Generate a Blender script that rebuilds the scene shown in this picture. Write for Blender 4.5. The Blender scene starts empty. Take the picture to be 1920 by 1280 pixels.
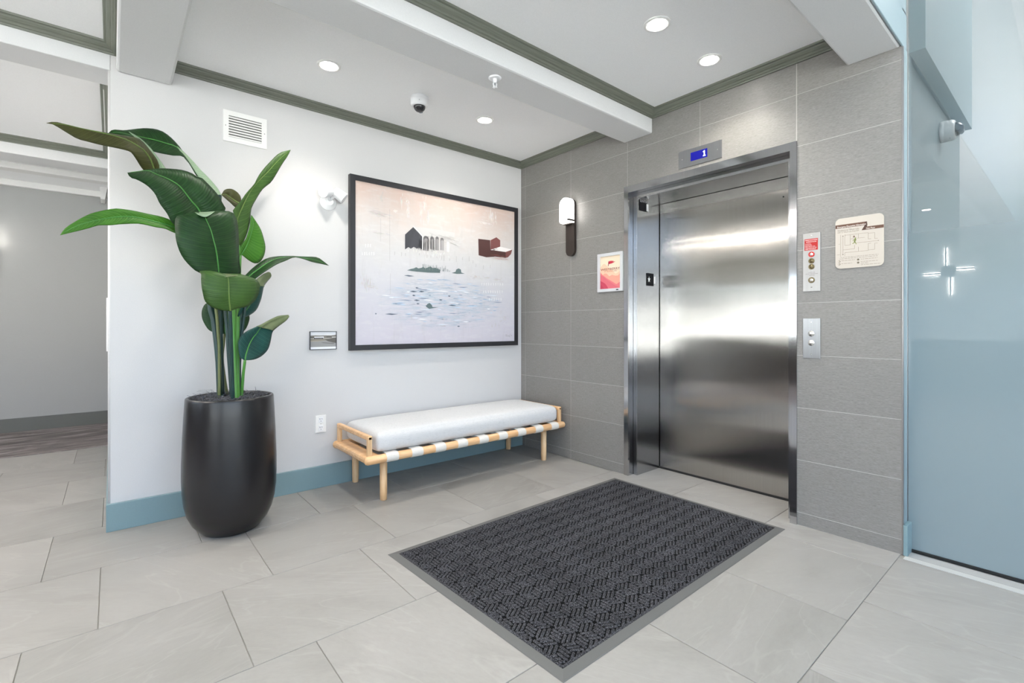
import bpy, bmesh, math, random
from mathutils import Vector, Matrix
random.seed(7)
S = bpy.context.scene
C = S.collection
def lin(c):
    return tuple((x/255/12.92 if x/255 <= .04045 else ((x/255+.055)/1.055)**2.4) for x in c)
# ---------------------------------------------------------------- camera
cam = bpy.data.cameras.new('camera'); co = bpy.data.objects.new('camera', cam); C.objects.link(co)
cam.sensor_width = 36.0; cam.sensor_fit = 'HORIZONTAL'
cam.lens = 897.3/1920*36.0
cam.shift_y = -(640-611)/1920.0
co.location = (-3.0492, -3.5094, 1.15)
co.rotation_euler = (math.radians(90), 0, math.radians(50.0994-90))
cam.clip_start = .02
S.camera = co
# ---------------------------------------------------------------- world, lights, exposure
w = bpy.data.worlds.new('sky'); S.world = w; w.use_nodes = True
nt = w.node_tree; nt.nodes.clear()
wo = nt.nodes.new('ShaderNodeOutputWorld'); bg = nt.nodes.new('ShaderNodeBackground')
tc = nt.nodes.new('ShaderNodeTexCoord'); sx = nt.nodes.new('ShaderNodeSeparateXYZ'); cr = nt.nodes.new('ShaderNodeValToRGB')
nt.links.new(tc.outputs['Generated'], sx.inputs[0]); nt.links.new(sx.outputs['Z'], cr.inputs[0])
cr.color_ramp.elements[0].position = 0.0; cr.color_ramp.elements[0].color = (2.7,2.62,2.5,1)
cr.color_ramp.elements[1].position = .30; cr.color_ramp.elements[1].color = (.40,.62,1.0,1)
e = cr.color_ramp.elements.new(.06); e.color = (.97,.985,1.0,1)
nt.links.new(cr.outputs[0], bg.inputs[0]); bg.inputs[1].default_value = 2.0
nt.links.new(bg.outputs[0], wo.inputs[0])
def area(name, loc, rot, sx_, sy_, power, col=(1,1,1)):
    l = bpy.data.lights.new(name, 'AREA'); l.shape = 'RECTANGLE'; l.size = sx_; l.size_y = sy_; l.energy = power; l.color = col
    o = bpy.data.objects.new(name, l); C.objects.link(o); o.location = loc; o.rotation_euler = rot
    return o
# added unseen area lights filling the high hall and rooms round the lift lobby
area('hall_fill_light', (-4.2,-5.4,5.1), (0,0,0), 4.5, 3.0, 70, (1,.985,.96))
area('lobby_fill_light', (-5.2,-1.0,2.70), (0,0,0), 1.2, .25, 14, (1,.86,.74))
area('corridor_fill_light', (-4.6,1.3,2.70), (0,0,0), 1.2, .3, 11, (1,.82,.66))
area('side_room_fill_light', (2.2,-4.6,4.6), (0,0,0), 1.5, 1.5, 70, (1,.99,.97))
S.view_settings.view_transform = 'Standard'; S.view_settings.look = 'None'
S.view_settings.gamma = 1.0; S.view_settings.use_curve_mapping = False
S.view_settings.exposure = 0.84
S.cycles.max_bounces = 10; S.cycles.diffuse_bounces = 6; S.cycles.glossy_bounces = 5; S.cycles.transparent_max_bounces = 12
S.cycles.sample_clamp_indirect = 6.0

# ---------------------------------------------------------------- materials
MAT = {}
class N:
    def __init__(s, m): s.t = m.node_tree; s.n = s.t.nodes; s.l = s.t.links
    def new(s, k, **kw):
        a = s.n.new('ShaderNode'+k)
        for p, v in kw.items(): setattr(a, p, v)
        return a
    def link(s, a, b): s.l.new(a, b)
    def ramp(s, src, stops, interp='LINEAR'):
        r = s.new('ValToRGB'); r.color_ramp.interpolation = interp
        el = r.color_ramp.elements
        el[0].position = stops[0][0]; el[0].color = tuple(stops[0][1])+(1,)
        el[1].position = stops[-1][0]; el[1].color = tuple(stops[-1][1])+(1,)
        for p, c in stops[1:-1]:
            q = el.new(p); q.color = tuple(c)+(1,)
        s.link(src, r.inputs[0]); return r.outputs[0]
    def math(s, op, a, b=None, c=None):
        m = s.new('Math', operation=op)
        for i, v in enumerate((a, b, c)):
            if v is None: continue
            if isinstance(v, (int, float)): m.inputs[i].default_value = v
            else: s.link(v, m.inputs[i])
        return m.outputs[0]
    def mix(s, f, a, b, mode='MIX'):
        m = s.new('MixRGB', blend_type=mode)
        for i, v in enumerate((f, a, b)):
            if isinstance(v, (int, float)): m.inputs[i].default_value = v
            elif isinstance(v, tuple): m.inputs[i].default_value = v+(1,) if len(v) == 3 else v
            else: s.link(v, m.inputs[i])
        return m.outputs[0]
    def noise(s, vec, scale, detail=2, rough=.5, dist=0):
        q = s.new('TexNoise'); q.inputs['Scale'].default_value = scale; q.inputs['Detail'].default_value = detail
        q.inputs['Roughness'].default_value = rough; q.inputs['Distortion'].default_value = dist
        if vec is not None: s.link(vec, q.inputs['Vector'])
        return q.outputs['Fac']
    def mapping(s, vec, scale=(1,1,1), rot=(0,0,0), loc=(0,0,0)):
        q = s.new('Mapping'); q.inputs['Scale'].default_value = scale; q.inputs['Rotation'].default_value = rot; q.inputs['Location'].default_value = loc
        s.link(vec, q.inputs['Vector']); return q.outputs[0]
    def bump(s, h, strength, dist=.002):
        q = s.new('Bump'); q.inputs['Strength'].default_value = strength; q.inputs['Distance'].default_value = dist
        s.link(h, q.inputs['Height']); s.link(q.outputs[0], s.bsdf.inputs['Normal'])
def mat(name, col=(.8,.8,.8), rough=.5, metal=0., spec=.5, emit=0., ecol=None, coat=0.):
    m = bpy.data.materials.new(name); m.use_nodes = True
    x = N(m); b = m.node_tree.nodes['Principled BSDF']; x.bsdf = b
    b.inputs['Base Color'].default_value = tuple(col)+(1,)
    b.inputs['Roughness'].default_value = rough; b.inputs['Metallic'].default_value = metal
    b.inputs['Specular IOR Level'].default_value = spec
    if coat: b.inputs['Coat Weight'].default_value = coat
    if emit:
        b.inputs['Emission Color'].default_value = tuple(ecol or col)+(1,); b.inputs['Emission Strength'].default_value = emit
    MAT[name] = m
    return m, x, b
def geo(x): return x.new('NewGeometry').outputs['Position']
def objc(x): return x.new('TexCoord').outputs['Object']
def painted(name, col, rough=.55, scale=260, amt=.04, bump=.12):
    m, x, b = mat(name, col, rough)
    p = geo(x); n = x.noise(p, scale, 2)
    x.link(x.ramp(n, [(.2, tuple(c*(1-amt) for c in col)), (.8, tuple(min(1, c*(1+amt)) for c in col))]), b.inputs['Base Color'])
    x.bump(n, bump, .001); return m
painted('wall_white', (.61,.60,.595), .55)
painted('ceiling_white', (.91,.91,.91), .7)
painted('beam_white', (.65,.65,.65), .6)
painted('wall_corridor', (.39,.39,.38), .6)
painted('blue_wall', lin((140,158,164)), .35)
painted('base_blue', lin((122,147,152)), .38)
painted('base_dark', lin((104,105,100)), .45)
painted('white_trim', (.82,.81,.79), .45)
painted('wall_room', (.74,.74,.73), .6)
m, x, b = mat('crown', lin((106,110,98)), .45)
p = x.mapping(geo(x), (3,3,160)); n = x.noise(p, 3, 2)
x.link(x.ramp(n, [(.3, lin((98,102,91))), (.7, lin((116,119,107)))]), b.inputs['Base Color'])
# floor tile: pale limestone look porcelain, every tile shifted by its own random number
m, x, b = mat('floor_tile', (.6,.59,.57), .42, spec=.4)
oi = x.new('ObjectInfo'); rnd = oi.outputs['Random']
vm = x.new('VectorMath', operation='MULTIPLY_ADD'); x.link(geo(x), vm.inputs[0]); vm.inputs[1].default_value = (1,1,1)
cx = x.new('CombineXYZ'); x.link(x.math('MULTIPLY', rnd, 37.0), cx.inputs[0]); x.link(x.math('MULTIPLY', rnd, 91.0), cx.inputs[1])
x.link(cx.outputs[0], vm.inputs[2])
v = vm.outputs[0]
vr = x.new('VectorRotate', rotation_type='Z_AXIS'); x.link(v, vr.inputs['Vector']); x.link(x.math('MULTIPLY_ADD', rnd, 1.6, -.3), vr.inputs['Angle'])
big = x.noise(x.mapping(vr.outputs[0], (1.2,2.6,1)), 1.7, 6, .55, .6)
fine = x.noise(x.mapping(vr.outputs[0], (1,2.2,1)), 26, 5, .65)
vein = x.noise(x.mapping(vr.outputs[0], (.8,3.0,1)), 1.4, 4, .5, 1.2)
vline = x.math('SUBTRACT', 1.0, x.math('MULTIPLY', x.math('ABSOLUTE', x.math('SUBTRACT', vein, .5)), 60.0))
vline = x.math('MAXIMUM', vline, 0.0)
c = x.ramp(big, [(.28, (.262,.253,.240)), (.48, (.312,.304,.290)), (.72, (.345,.336,.323))])
c = x.mix(.22, c, x.ramp(fine, [(.3, (.27,.262,.25)), (.7, (.42,.412,.40))]), 'MIX')
c = x.mix(x.math('MULTIPLY', vline, .11), c, (.56,.55,.53))
c = x.mix(1.0, c, x.ramp(rnd, [(0, (.89,.875,.85)), (1, (1.0,.98,.95))]), 'MULTIPLY')
x.link(c, b.inputs['Base Color']); x.link(x.ramp(fine, [(.3,(.38,)*3),(.7,(.52,)*3)]), b.inputs['Roughness'])
x.bump(fine, .12, .002)
mat('grout_floor', lin((150,147,140)), .85)
mat('grout_wall', lin((178,173,168)), .8)
m, x, b = mat('strip_light', lin((188,187,183)), .4); 
m, x, b = mat('strip_grey', lin((168,166,163)), .5)
# wall tile: grey linen-look porcelain with fine horizontal threads
m, x, b = mat('wall_tile', lin((152,148,144)), .38, spec=.5)
p = geo(x)
th = x.noise(x.mapping(p, (14,14,230)), 1.0, 3, .6)
th2 = x.noise(x.mapping(p, (60,60,420)), 1.0, 2, .6)
cl = x.noise(p, 3.0, 3)
rnd = x.new('ObjectInfo').outputs['Random']
c = x.ramp(th, [(.3, lin((117,114,111))), (.7, lin((141,138,135)))])
c = x.mix(.45, c, x.ramp(th2, [(.3, lin((108,105,102))), (.7, lin((150,147,144)))]))
c = x.mix(1.0, c, x.ramp(rnd, [(0, (.96,.96,.96)), (1, (1.04,1.035,1.03))]), 'MULTIPLY')
x.link(c, b.inputs['Base Color']); x.bump(x.math('ADD', th, th2), .25, .002)
# carpet in the corridor
m, x, b = mat('carpet', lin((108,100,98)), .95, spec=.1)
p = x.mapping(geo(x), (.8,3.2,1)); n = x.noise(p, 2.4, 7, .68, .8)
n2 = x.noise(geo(x), 240, 2)
c = x.ramp(n, [(.36, lin((72,64,64))), (.5, lin((116,107,105))), (.62, lin((166,158,156)))])
c = x.mix(.35, c, x.ramp(n2, [(.3, (.05,.045,.045)), (.7, (.4,.38,.37))])); x.link(c, b.inputs['Base Color']); x.bump(n2, .6, .004)
# brushed steel, vertical grain (reflections smear sideways)
def steel(name, col, rough, aniso, rot, wavy=0., grain=(420,420,1.2), smear=0.):
    m, x, b = mat(name, col, rough, 1.0)
    b.inputs['Anisotropic'].default_value = aniso; b.inputs['Anisotropic Rotation'].default_value = rot
    tg = x.new('VectorMath', operation='CROSS_PRODUCT'); x.link(x.new('NewGeometry').outputs['True Normal'], tg.inputs[0]); tg.inputs[1].default_value = (.02,.05,1); x.link(tg.outputs[0], b.inputs['Tangent'])
    n = x.noise(x.mapping(geo(x), grain), 1.0, 3, .6)
    x.link(x.ramp(n, [(.3, tuple(c*.93 for c in col)), (.7, tuple(min(1, c*1.05) for c in col))]), b.inputs['Base Color'])
    if smear:
        # vertical grain: fine scratches tilt the normal sideways only
        wn = x.new('TexWhiteNoise', noise_dimensions='3D'); vs_ = x.new('VectorMath', operation='SCALE'); x.link(geo(x), vs_.inputs[0]); vs_.inputs['Scale'].default_value = 9173.0
        x.link(vs_.outputs[0], wn.inputs['Vector']); sc_ = x.new('SeparateColor'); x.link(wn.outputs['Color'], sc_.inputs[0])
        t_ = x.math('SUBTRACT', x.math('ADD', sc_.outputs[0], sc_.outputs[1]), 1.0)
        bp_ = x.new('Bump'); bp_.inputs['Strength'].default_value = 1.0; bp_.inputs['Distance'].default_value = wavy*.05
        x.link(x.noise(x.mapping(geo(x), (.5,.5,1.6)), 2.0, 1), bp_.inputs['Height'])
        mv = x.new('VectorMath', operation='SCALE'); nz = x.new('VectorMath', operation='NORMALIZE'); x.link(tg.outputs[0], nz.inputs[0]); x.link(nz.outputs[0], mv.inputs[0]); x.link(x.math('MULTIPLY', t_, smear), mv.inputs['Scale'])
        ad = x.new('VectorMath', operation='ADD'); x.link(bp_.outputs[0], ad.inputs[0]); x.link(mv.outputs[0], ad.inputs[1])
        nn_ = x.new('VectorMath', operation='NORMALIZE'); x.link(ad.outputs[0], nn_.inputs[0]); x.link(nn_.outputs[0], b.inputs['Normal'])
    elif wavy:
        q = x.noise(x.mapping(geo(x), (.8,.8,1.5)), 2.0, 1)
        x.bump(q, 1.0, wavy*.05)
    return m
steel('steel_door', (.44,.42,.395), .09, .6, 0, .06, smear=.28)
steel('steel_jamb', (.44,.445,.455), .12, .7, 0, .02, smear=.16)
steel('steel_trim', (.47,.47,.48), .11, .5, 0, .02)
steel('steel_plate', (.36,.365,.375), .30, .5, 0)
steel('steel_plate_bright', (.36,.352,.345), .34, .5, 0)
mat('dark_gap', (.012,.012,.012), .7)
mat('chrome', (.82,.80,.76), .16, 1.0)
mat('brass_dark', (.20,.16,.09), .3, 1.0)
mat('red_ring', lin((205,42,36)), .4)
mat('black_plastic', (.010,.010,.012), .6, spec=.2)
mat('dome_dark', (.012,.012,.015), .06, spec=.8)
mat('dome_white', (.82,.82,.83), .4)
mat('lens_silver', (.55,.58,.6), .15, .8)
mat('lamp_glow', (1,1,1), .5, emit=30., ecol=(1,.955,.88))
mat('shade_glow', (1,1,1), .5, emit=4.0, ecol=(1,.975,.93))
mat('bar_glow', (1,1,1), .5, emit=40., ecol=(1,.97,.92))
mat('strip_glow', (1,1,1), .5, emit=50., ecol=(1,.97,.92))
mat('bronze', lin((58,50,46)), .42, .35)
m, x, b = mat('screen_blue', (.003,.003,.04), .5, spec=.2, emit=.42, ecol=lin((12,16,190)))
mat('digit_glow', (.8,.85,1), .4, emit=1.4, ecol=lin((205,220,255)))
m, x, b = mat('wood', lin((214,172,128)), .42)
p = x.mapping(objc(x), (1.3,14,14)); n = x.noise(p, 3.2, 5, .6, .6)
x.link(x.ramp(n, [(.28, lin((208,158,108))), (.5, lin((228,182,134))), (.75, lin((240,203,158)))]), b.inputs['Base Color']); x.bump(n, .06, .002)
m, x, b = mat('wood_leg', lin((206,172,132)), .42)
p = x.mapping(objc(x), (16,16,1.6)); n = x.noise(p, 3.0, 5, .6, .5)
x.link(x.ramp(n, [(.28, lin((196,154,108))), (.5, lin((220,182,138))), (.75, lin((235,206,166)))]), b.inputs['Base Color'])
def fabric(name, col, s=420, amt=.10, bump=.35):
    m, x, b = mat(name, col, .9, spec=.15)
    p = objc(x); a = x.noise(x.mapping(p, (s,40,s)), 1.0, 2); d = x.noise(x.mapping(p, (40,s,s)), 1.0, 2)
    n = x.math('ADD', a, d)
    x.link(x.ramp(n, [(.7, tuple(c*(1-amt) for c in col)), (1.3, tuple(min(1, c*(1+amt)) for c in col))]), b.inputs['Base Color'])
    x.bump(n, bump, .002); b.inputs['Sheen Weight'].default_value = .15
fabric('cushion', (.58,.577,.575), 420, .10)
fabric('strap', (.66,.63,.58), 500, .08)
m, x, b = mat('pot_black', lin((24,23,25)), .28, spec=.55)
mat('soil', (.022,.022,.026), .95)
mat('moss', (.12,.12,.135), .9)
def leafmat(name, dark, light, vein, tr=.12):
    m, x, b = mat(name, dark, .46, spec=.3)
    uv = x.new('UVMap'); uv.uv_map = 'uv'; s = x.new('SeparateXYZ'); x.link(uv.outputs[0], s.inputs[0])
    au = x.math('ABSOLUTE', s.outputs[0])
    t = x.math('ADD', x.math('MULTIPLY', s.outputs[1], 1.0), x.math('MULTIPLY', x.math('POWER', au, 1.5), -.10))
    wob = x.noise(objc(x), 14, 2)
    t = x.math('ADD', t, x.math('MULTIPLY', wob, .018))
    wv = x.math('SINE', x.math('MULTIPLY', t, 260.0)); wv2 = x.math('SINE', x.math('MULTIPLY', t, 117.0))
    wv = x.math('MULTIPLY_ADD', x.math('ADD', wv, x.math('MULTIPLY', wv2, .7)), .25, .5)
    n = x.noise(objc(x), 9, 3)
    c = x.ramp(n, [(.3, dark), (.7, light)])
    c = x.mix(x.math('MULTIPLY', x.math('POWER', wv, 3.0), .55), c, vein)
    edge = x.math('POWER', au, 14.0)
    c = x.mix(x.math('MULTIPLY', edge, .5), c, tuple(q*.5 for q in dark))
    x.link(c, b.inputs['Base Color']); x.bump(wv, .3, .003)
leafmat('leaf_dark', lin((18,48,20)), lin((28,66,26)), lin((48,88,38)))
leafmat('leaf_mid', lin((44,74,30)), lin((62,94,40)), lin((94,124,62)))
leafmat('leaf_bright', lin((50,104,26)), lin((68,124,36)), lin((106,156,66)))
leafmat('leaf_olive', lin((56,58,26)), lin((72,74,36)), lin((90,92,50)))
leafmat('leaf_pale', lin((132,158,128)), lin((150,172,142)), lin((170,186,158)))
leafmat('leaf_blue', lin((16,56,54)), lin((28,76,70)), lin((58,104,88)))
leafmat('leaf_fade', lin((92,106,72)), lin((112,124,88)), lin((134,142,106)))
mat('rib_green', lin((74,138,62)), .5)
mat('rib_olive', lin((104,128,62)), .5)
mat('stem_dark', lin((24,54,52)), .38)
mat('stem_olive', lin((96,104,58)), .42)
mat('stem_green', lin((76,136,54)), .4)
m, x, b = mat('rubber_grey', lin((92,92,90)), .6)
m, x, b = mat('mat_base', lin((17,17,19)), .95, spec=.1)
m, x, b = mat('mat_pile', lin((80,80,84)), .95, spec=.1)
n = x.noise(geo(x), 330, 2, .8); n2 = x.noise(geo(x), 5, 2)
c = x.ramp(n, [(.34, lin((21,21,23))), (.5, lin((54,54,57))), (.66, lin((116,116,121)))])
x.link(x.mix(1.0, c, x.ramp(n2, [(.3, (.82,.82,.82)), (.7, (1.1,1.1,1.1))]), 'MULTIPLY'), b.inputs['Base Color']); x.bump(n, .6, .004)
mat('frame_black', lin((38,38,42)), .42)
mat('frame_thin', lin((52,54,58)), .4)
mat('frame_silver', lin((206,206,208)), .35, .1)
# flat print: colours come from the print's own colour attribute
m, x, b = mat('print', (.8,.8,.8), .6)
at = x.new('VertexColor'); at.layer_name = 'ink'; x.link(at.outputs[0], b.inputs['Base Color'])
# canvas ground of the painting
m, x, b = mat('canvas', (.8,.8,.8), .75)
p = geo(x); s = x.new('SeparateXYZ'); x.link(p, s.inputs[0])
X = s.outputs[0]; Z = s.outputs[2]
zf = x.new('MapRange'); x.link(Z, zf.inputs[0]); zf.inputs[1].default_value = 1.0; zf.inputs[2].default_value = 2.24
n1 = x.noise(x.mapping(p, (2.2,1,3.0)), 2.0, 6, .6, .4)
zz = x.math('ADD', zf.outputs[0], x.math('MULTIPLY_ADD', n1, .30, -.15))
c = x.ramp(zz, [(.0, lin((222,216,226))), (.35, lin((226,224,230))), (.60, lin((228,226,225))), (.78, lin((230,220,214))), (1.0, lin((229,203,190)))])
brush = x.noise(x.mapping(p, (5,1,18)), 1.6, 5, .65, .8)
c = x.mix(x.math('MULTIPLY', x.ramp(brush, [(.5,(0,)*3),(.75,(1,)*3)]), .5), c, lin((240,238,237)))
brush2 = x.noise(x.mapping(p, (16,1,3)), 1.0, 5, .65, .8)
c = x.mix(x.math('MULTIPLY', x.ramp(brush2, [(.55,(0,)*3),(.8,(1,)*3)]), .3), c, lin((196,190,186)))
# water strokes, soft elliptical field
ex = x.math('POWER', x.math('DIVIDE', x.math('ADD', X, .86), .60), 2.0); ez = x.math('POWER', x.math('DIVIDE', x.math('SUBTRACT', Z, 1.335), .23), 2.0)
fld = x.math('SUBTRACT', 1.15, x.math('ADD', ex, ez))
fld = x.math('MINIMUM', x.math('MAXIMUM', x.math('ADD', fld, x.math('MULTIPLY_ADD', n1, .8, -.4)), 0.0), 1.0)
wa = x.noise(x.mapping(p, (4.2,1,40)), 1.0, 6, .7, 1.2); wb = x.noise(x.mapping(p, (7,1,62), (0,.05,0), (3,0,1)), 1.0, 5, .7, .8)
c = x.mix(x.math('MULTIPLY', fld, x.ramp(wa, [(.46,(0,)*3),(.62,(.85,)*3)])), c, lin((186,204,218)))
c = x.mix(x.math('MULTIPLY', fld, x.ramp(wb, [(.54,(0,)*3),(.68,(.8,)*3)])), c, lin((142,166,190)))
wc = x.noise(x.mapping(p, (6,1,70), (0,-.04,0), (9,0,4)), 1.0, 5, .7, .5)
c = x.mix(x.math('MULTIPLY', fld, x.ramp(wc, [(.62,(0,)*3),(.72,(.8,)*3)])), c, lin((98,110,132)))
c = x.mix(1.0, c, (.78,.78,.785), 'MULTIPLY')
x.link(c, b.inputs['Base Color'])
# glass pane: clear above, frosted film fading in towards the floor
m = bpy.data.materials.new('frost_glass'); m.use_nodes = True; MAT['frost_glass'] = m; x = N(m); x.n.clear()
out = x.new('OutputMaterial'); p = geo(x); s = x.new('SeparateXYZ'); x.link(p, s.inputs[0])
mr = x.new('MapRange', interpolation_type='SMOOTHSTEP'); x.link(s.outputs[2], mr.inputs[0])
mr.inputs[1].default_value = 1.15; mr.inputs[2].default_value = 2.05; mr.inputs[3].default_value = .97; mr.inputs[4].default_value = .06
tr = x.new('BsdfTransparent'); tr.inputs[0].default_value = (.86,.88,.885,1)
df = x.new('BsdfDiffuse'); df.inputs[0].default_value = lin((150,166,171))+(1,)
tl = x.new('BsdfTranslucent'); tl.inputs[0].default_value = lin((150,166,171))+(1,)
dm = x.new('MixShader'); dm.inputs[0].default_value = .25; x.link(df.outputs[0], dm.inputs[1]); x.link(tl.outputs[0], dm.inputs[2])
fm = x.new('MixShader'); x.link(mr.outputs[0], fm.inputs[0]); x.link(tr.outputs[0], fm.inputs[1]); x.link(dm.outputs[0], fm.inputs[2])
gl = x.new('BsdfGlossy'); gl.inputs['Roughness'].default_value = .0; gl.inputs[0].default_value = (1,1,1,1)
fr = x.new('Fresnel'); fr.inputs[0].default_value = 1.6
gm = x.new('MixShader'); x.link(x.math('MULTIPLY', fr.outputs[0], 1.15), gm.inputs[0]); x.link(fm.outputs[0], gm.inputs[1]); x.link(gl.outputs[0], gm.inputs[2])
x.link(gm.outputs[0], out.inputs[0])
m, x, b = mat('window_glass', (.9,.97,1), .02); b.inputs['Transmission Weight'].default_value = 1.0; b.inputs['IOR'].default_value = 1.02
mat('clear_plastic', (.88,.88,.88), .15, spec=.6)
mat('window_frame', (.09,.09,.095), .5)

# ---------------------------------------------------------------- mesh helpers
class MB:
    def __init__(s): s.bm = bmesh.new(); s.mats = []; s.col = None
    def mi(s, name):
        if name not in s.mats: s.mats.append(name)
        return s.mats.index(name)
    def face(s, vs, m=None, smooth=False):
        try: f = s.bm.faces.new(vs)
        except ValueError: return None
        f.material_index = s.mi(m) if m else 0; f.smooth = smooth; return f
    def box(s, x0, x1, y0, y1, z0, z1, m=None, bev=0.):
        v = [s.bm.verts.new((x, y, z)) for x in (x0, x1) for y in (y0, y1) for z in (z0, z1)]
        fs = [s.face([v[i] for i in q], m) for q in ((0,1,3,2),(4,6,7,5),(0,4,5,1),(2,3,7,6),(0,2,6,4),(1,5,7,3))]
        if bev:
            es = set(e for f in fs for e in f.edges)
            bmesh.ops.bevel(s.bm, geom=list(es), offset=bev, segments=2, affect='EDGES', profile=.5)
        return s
    def ring(s, pts): return [s.bm.verts.new(p) for p in pts]
    def bridge(s, a, b, m=None, smooth=True, closed=True):
        n = len(a)
        for i in range(n if closed else n-1):
            s.face([a[i], a[(i+1) % n], b[(i+1) % n], b[i]], m, smooth)
    def lathe(s, prof, c=(0,0,0), axis=(0,0,1), seg=24, m=None, cap0=True, cap1=True, smooth=True):
        ax = Vector(axis).normalized(); q = Vector((0,0,1)).rotation_difference(ax); c = Vector(c)
        rings = []
        for r, h in prof:
            rings.append(s.ring([c+q @ Vector((r*math.cos(2*math.pi*i/seg), r*math.sin(2*math.pi*i/seg), h)) for i in range(seg)]))
        for a, b in zip(rings, rings[1:]): s.bridge(a, b, m, smooth)
        if cap0: s.face(rings[0][::-1], m)
        if cap1: s.face(rings[-1], m)
        return s
    def tube(s, pts, r0, r1=None, seg=10, m=None):
        r1 = r0 if r1 is None else r1; pts = [Vector(p) for p in pts]; rings = []
        for i, p in enumerate(pts):
            d = (pts[min(i+1, len(pts)-1)]-pts[max(i-1, 0)]).normalized()
            u = d.cross(Vector((0.2,1,.1))).normalized(); v = d.cross(u)
            r = r0+(r1-r0)*i/(len(pts)-1)
            rings.append(s.ring([p+u*(r*math.cos(2*math.pi*k/seg))+v*(r*math.sin(2*math.pi*k/seg)) for k in range(seg)]))
        for a, b in zip(rings, rings[1:]): s.bridge(a, b, m)
        s.face(rings[0][::-1], m); s.face(rings[-1], m); return s
    def prism(s, poly, fn, d0, d1, m=None, smooth=False):
        """poly of 2D points, fn(a,b,d)->3D"""
        a = s.ring([fn(p[0], p[1], d0) for p in poly]); b = s.ring([fn(p[0], p[1], d1) for p in poly])
        s.bridge(a, b, m, smooth); s.face(a[::-1], m); s.face(b, m); return s
    def build(s, name, m=None, parent=None, loc=None):
        bmesh.ops.recalc_face_normals(s.bm, faces=s.bm.faces)
        me = bpy.data.meshes.new(name); s.bm.to_mesh(me); s.bm.free()
        for k in (s.mats or [m]): me.materials.append(MAT[k])
        o = bpy.data.objects.new(name, me); C.objects.link(o)
        if loc: o.location = loc
        if parent: o.parent = parent
        return o
def tag(o, label=None, cat=None, group=None, kind=None):
    if label: o['label'] = label
    if cat: o['category'] = cat
    if group: o['group'] = group
    if kind: o['kind'] = kind
    return o
def empty(name, loc, label, cat, group=None, rz=0):
    o = bpy.data.objects.new(name, None); o.empty_display_size = .1; C.objects.link(o); o.location = loc; o.rotation_euler = (0,0,rz)
    return tag(o, label, cat, group)
def dup(root, loc, rz=None, label=None):
    r = root.copy(); C.objects.link(r); r.location = loc
    if rz is not None: r.rotation_euler = (0,0,rz)
    if label: r['label'] = label
    for ch in list(root.children):
        c = ch.copy(); C.objects.link(c); c.parent = r
        for g in list(ch.children):
            d = g.copy(); C.objects.link(d); d.parent = c
    return r
def box(name, x0, x1, y0, y1, z0, z1, m, parent=None, bev=0., kind=None, loc=None):
    o = MB().box(x0, x1, y0, y1, z0, z1, None, bev).build(name, m, parent, loc)
    if kind: o['kind'] = kind
    return o
class Ink:
    """flat print: coloured faces stacked in thin layers on a plane given by fn(a,b,depth)"""
    def __init__(s, fn, step=.00015): s.fn = fn; s.bm = bmesh.new(); s.l = s.bm.loops.layers.color.new('ink'); s.k = 0; s.step = step
    def poly(s, pts, col, layer=None):
        s.k += 1; d = s.step*(s.k if layer is None else layer)
        try: f = s.bm.faces.new([s.bm.verts.new(s.fn(a, b, d)) for a, b in pts])
        except ValueError: return s
        c = tuple(x/255 for x in col)+(1,)
        for lp in f.loops: lp[s.l] = c
        return s
    def rect(s, a0, a1, b0, b1, col, layer=None): return s.poly([(a0,b0),(a1,b0),(a1,b1),(a0,b1)], col, layer)
    def disc(s, a, b, r, col, layer=None, n=14, rb=None):
        rb = rb or r
        return s.poly([(a+r*math.cos(2*math.pi*i/n), b+rb*math.sin(2*math.pi*i/n)) for i in range(n)], col, layer)
    def line(s, a0, b0, a1, b1, wd, col, layer=None):
        d = Vector((a1-a0, b1-b0)); n = Vector((-d.y, d.x)).normalized()*wd/2
        return s.poly([(a0+n.x,b0+n.y),(a1+n.x,b1+n.y),(a1-n.x,b1-n.y),(a0-n.x,b0-n.y)], col, layer)
    def text(s, body, a, b, size, col, layer=None, align='LEFT', width=None, flip=1):
        cu = bpy.data.curves.new('t', 'FONT'); cu.body = body; cu.size = size; cu.align_x = align; cu.resolution_u = 2
        ob = bpy.data.objects.new('t', cu); C.objects.link(ob)
        dg = bpy.context.evaluated_depsgraph_get(); me = bpy.data.meshes.new_from_object(ob.evaluated_get(dg))
        s.k += 1; d = s.step*(s.k if layer is None else layer); sc = 1.
        if width and len(me.vertices):
            xs = [v.co.x for v in me.vertices]; sc = width/max(max(xs)-min(xs), 1e-6)
        c = tuple(x/255 for x in col)+(1,)
        vs = [s.bm.verts.new(s.fn(a+v.co.x*sc*flip, b+v.co.y, d)) for v in me.vertices]
        for p in me.polygons:
            try: f = s.bm.faces.new([vs[i] for i in p.vertices])
            except ValueError: continue
            for lp in f.loops: lp[s.l] = c
        C.objects.unlink(ob); bpy.data.objects.remove(ob); bpy.data.curves.remove(cu); bpy.data.meshes.remove(me)
        return s
    def build(s, name, parent=None):
        me = bpy.data.meshes.new(name); s.bm.to_mesh(me); s.bm.free()
        me.materials.append(MAT['print'])
        o = bpy.data.objects.new(name, me); C.objects.link(o)
        if parent: o.parent = parent; o.matrix_parent_inverse = Matrix.Translation(parent.location).inverted()
        return o
def keep(o, parent):
    """parent a world-space mesh under an unrotated empty without moving it"""
    o.parent = parent; o.matrix_parent_inverse = Matrix.Translation(parent.location).inverted(); return o

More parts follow.
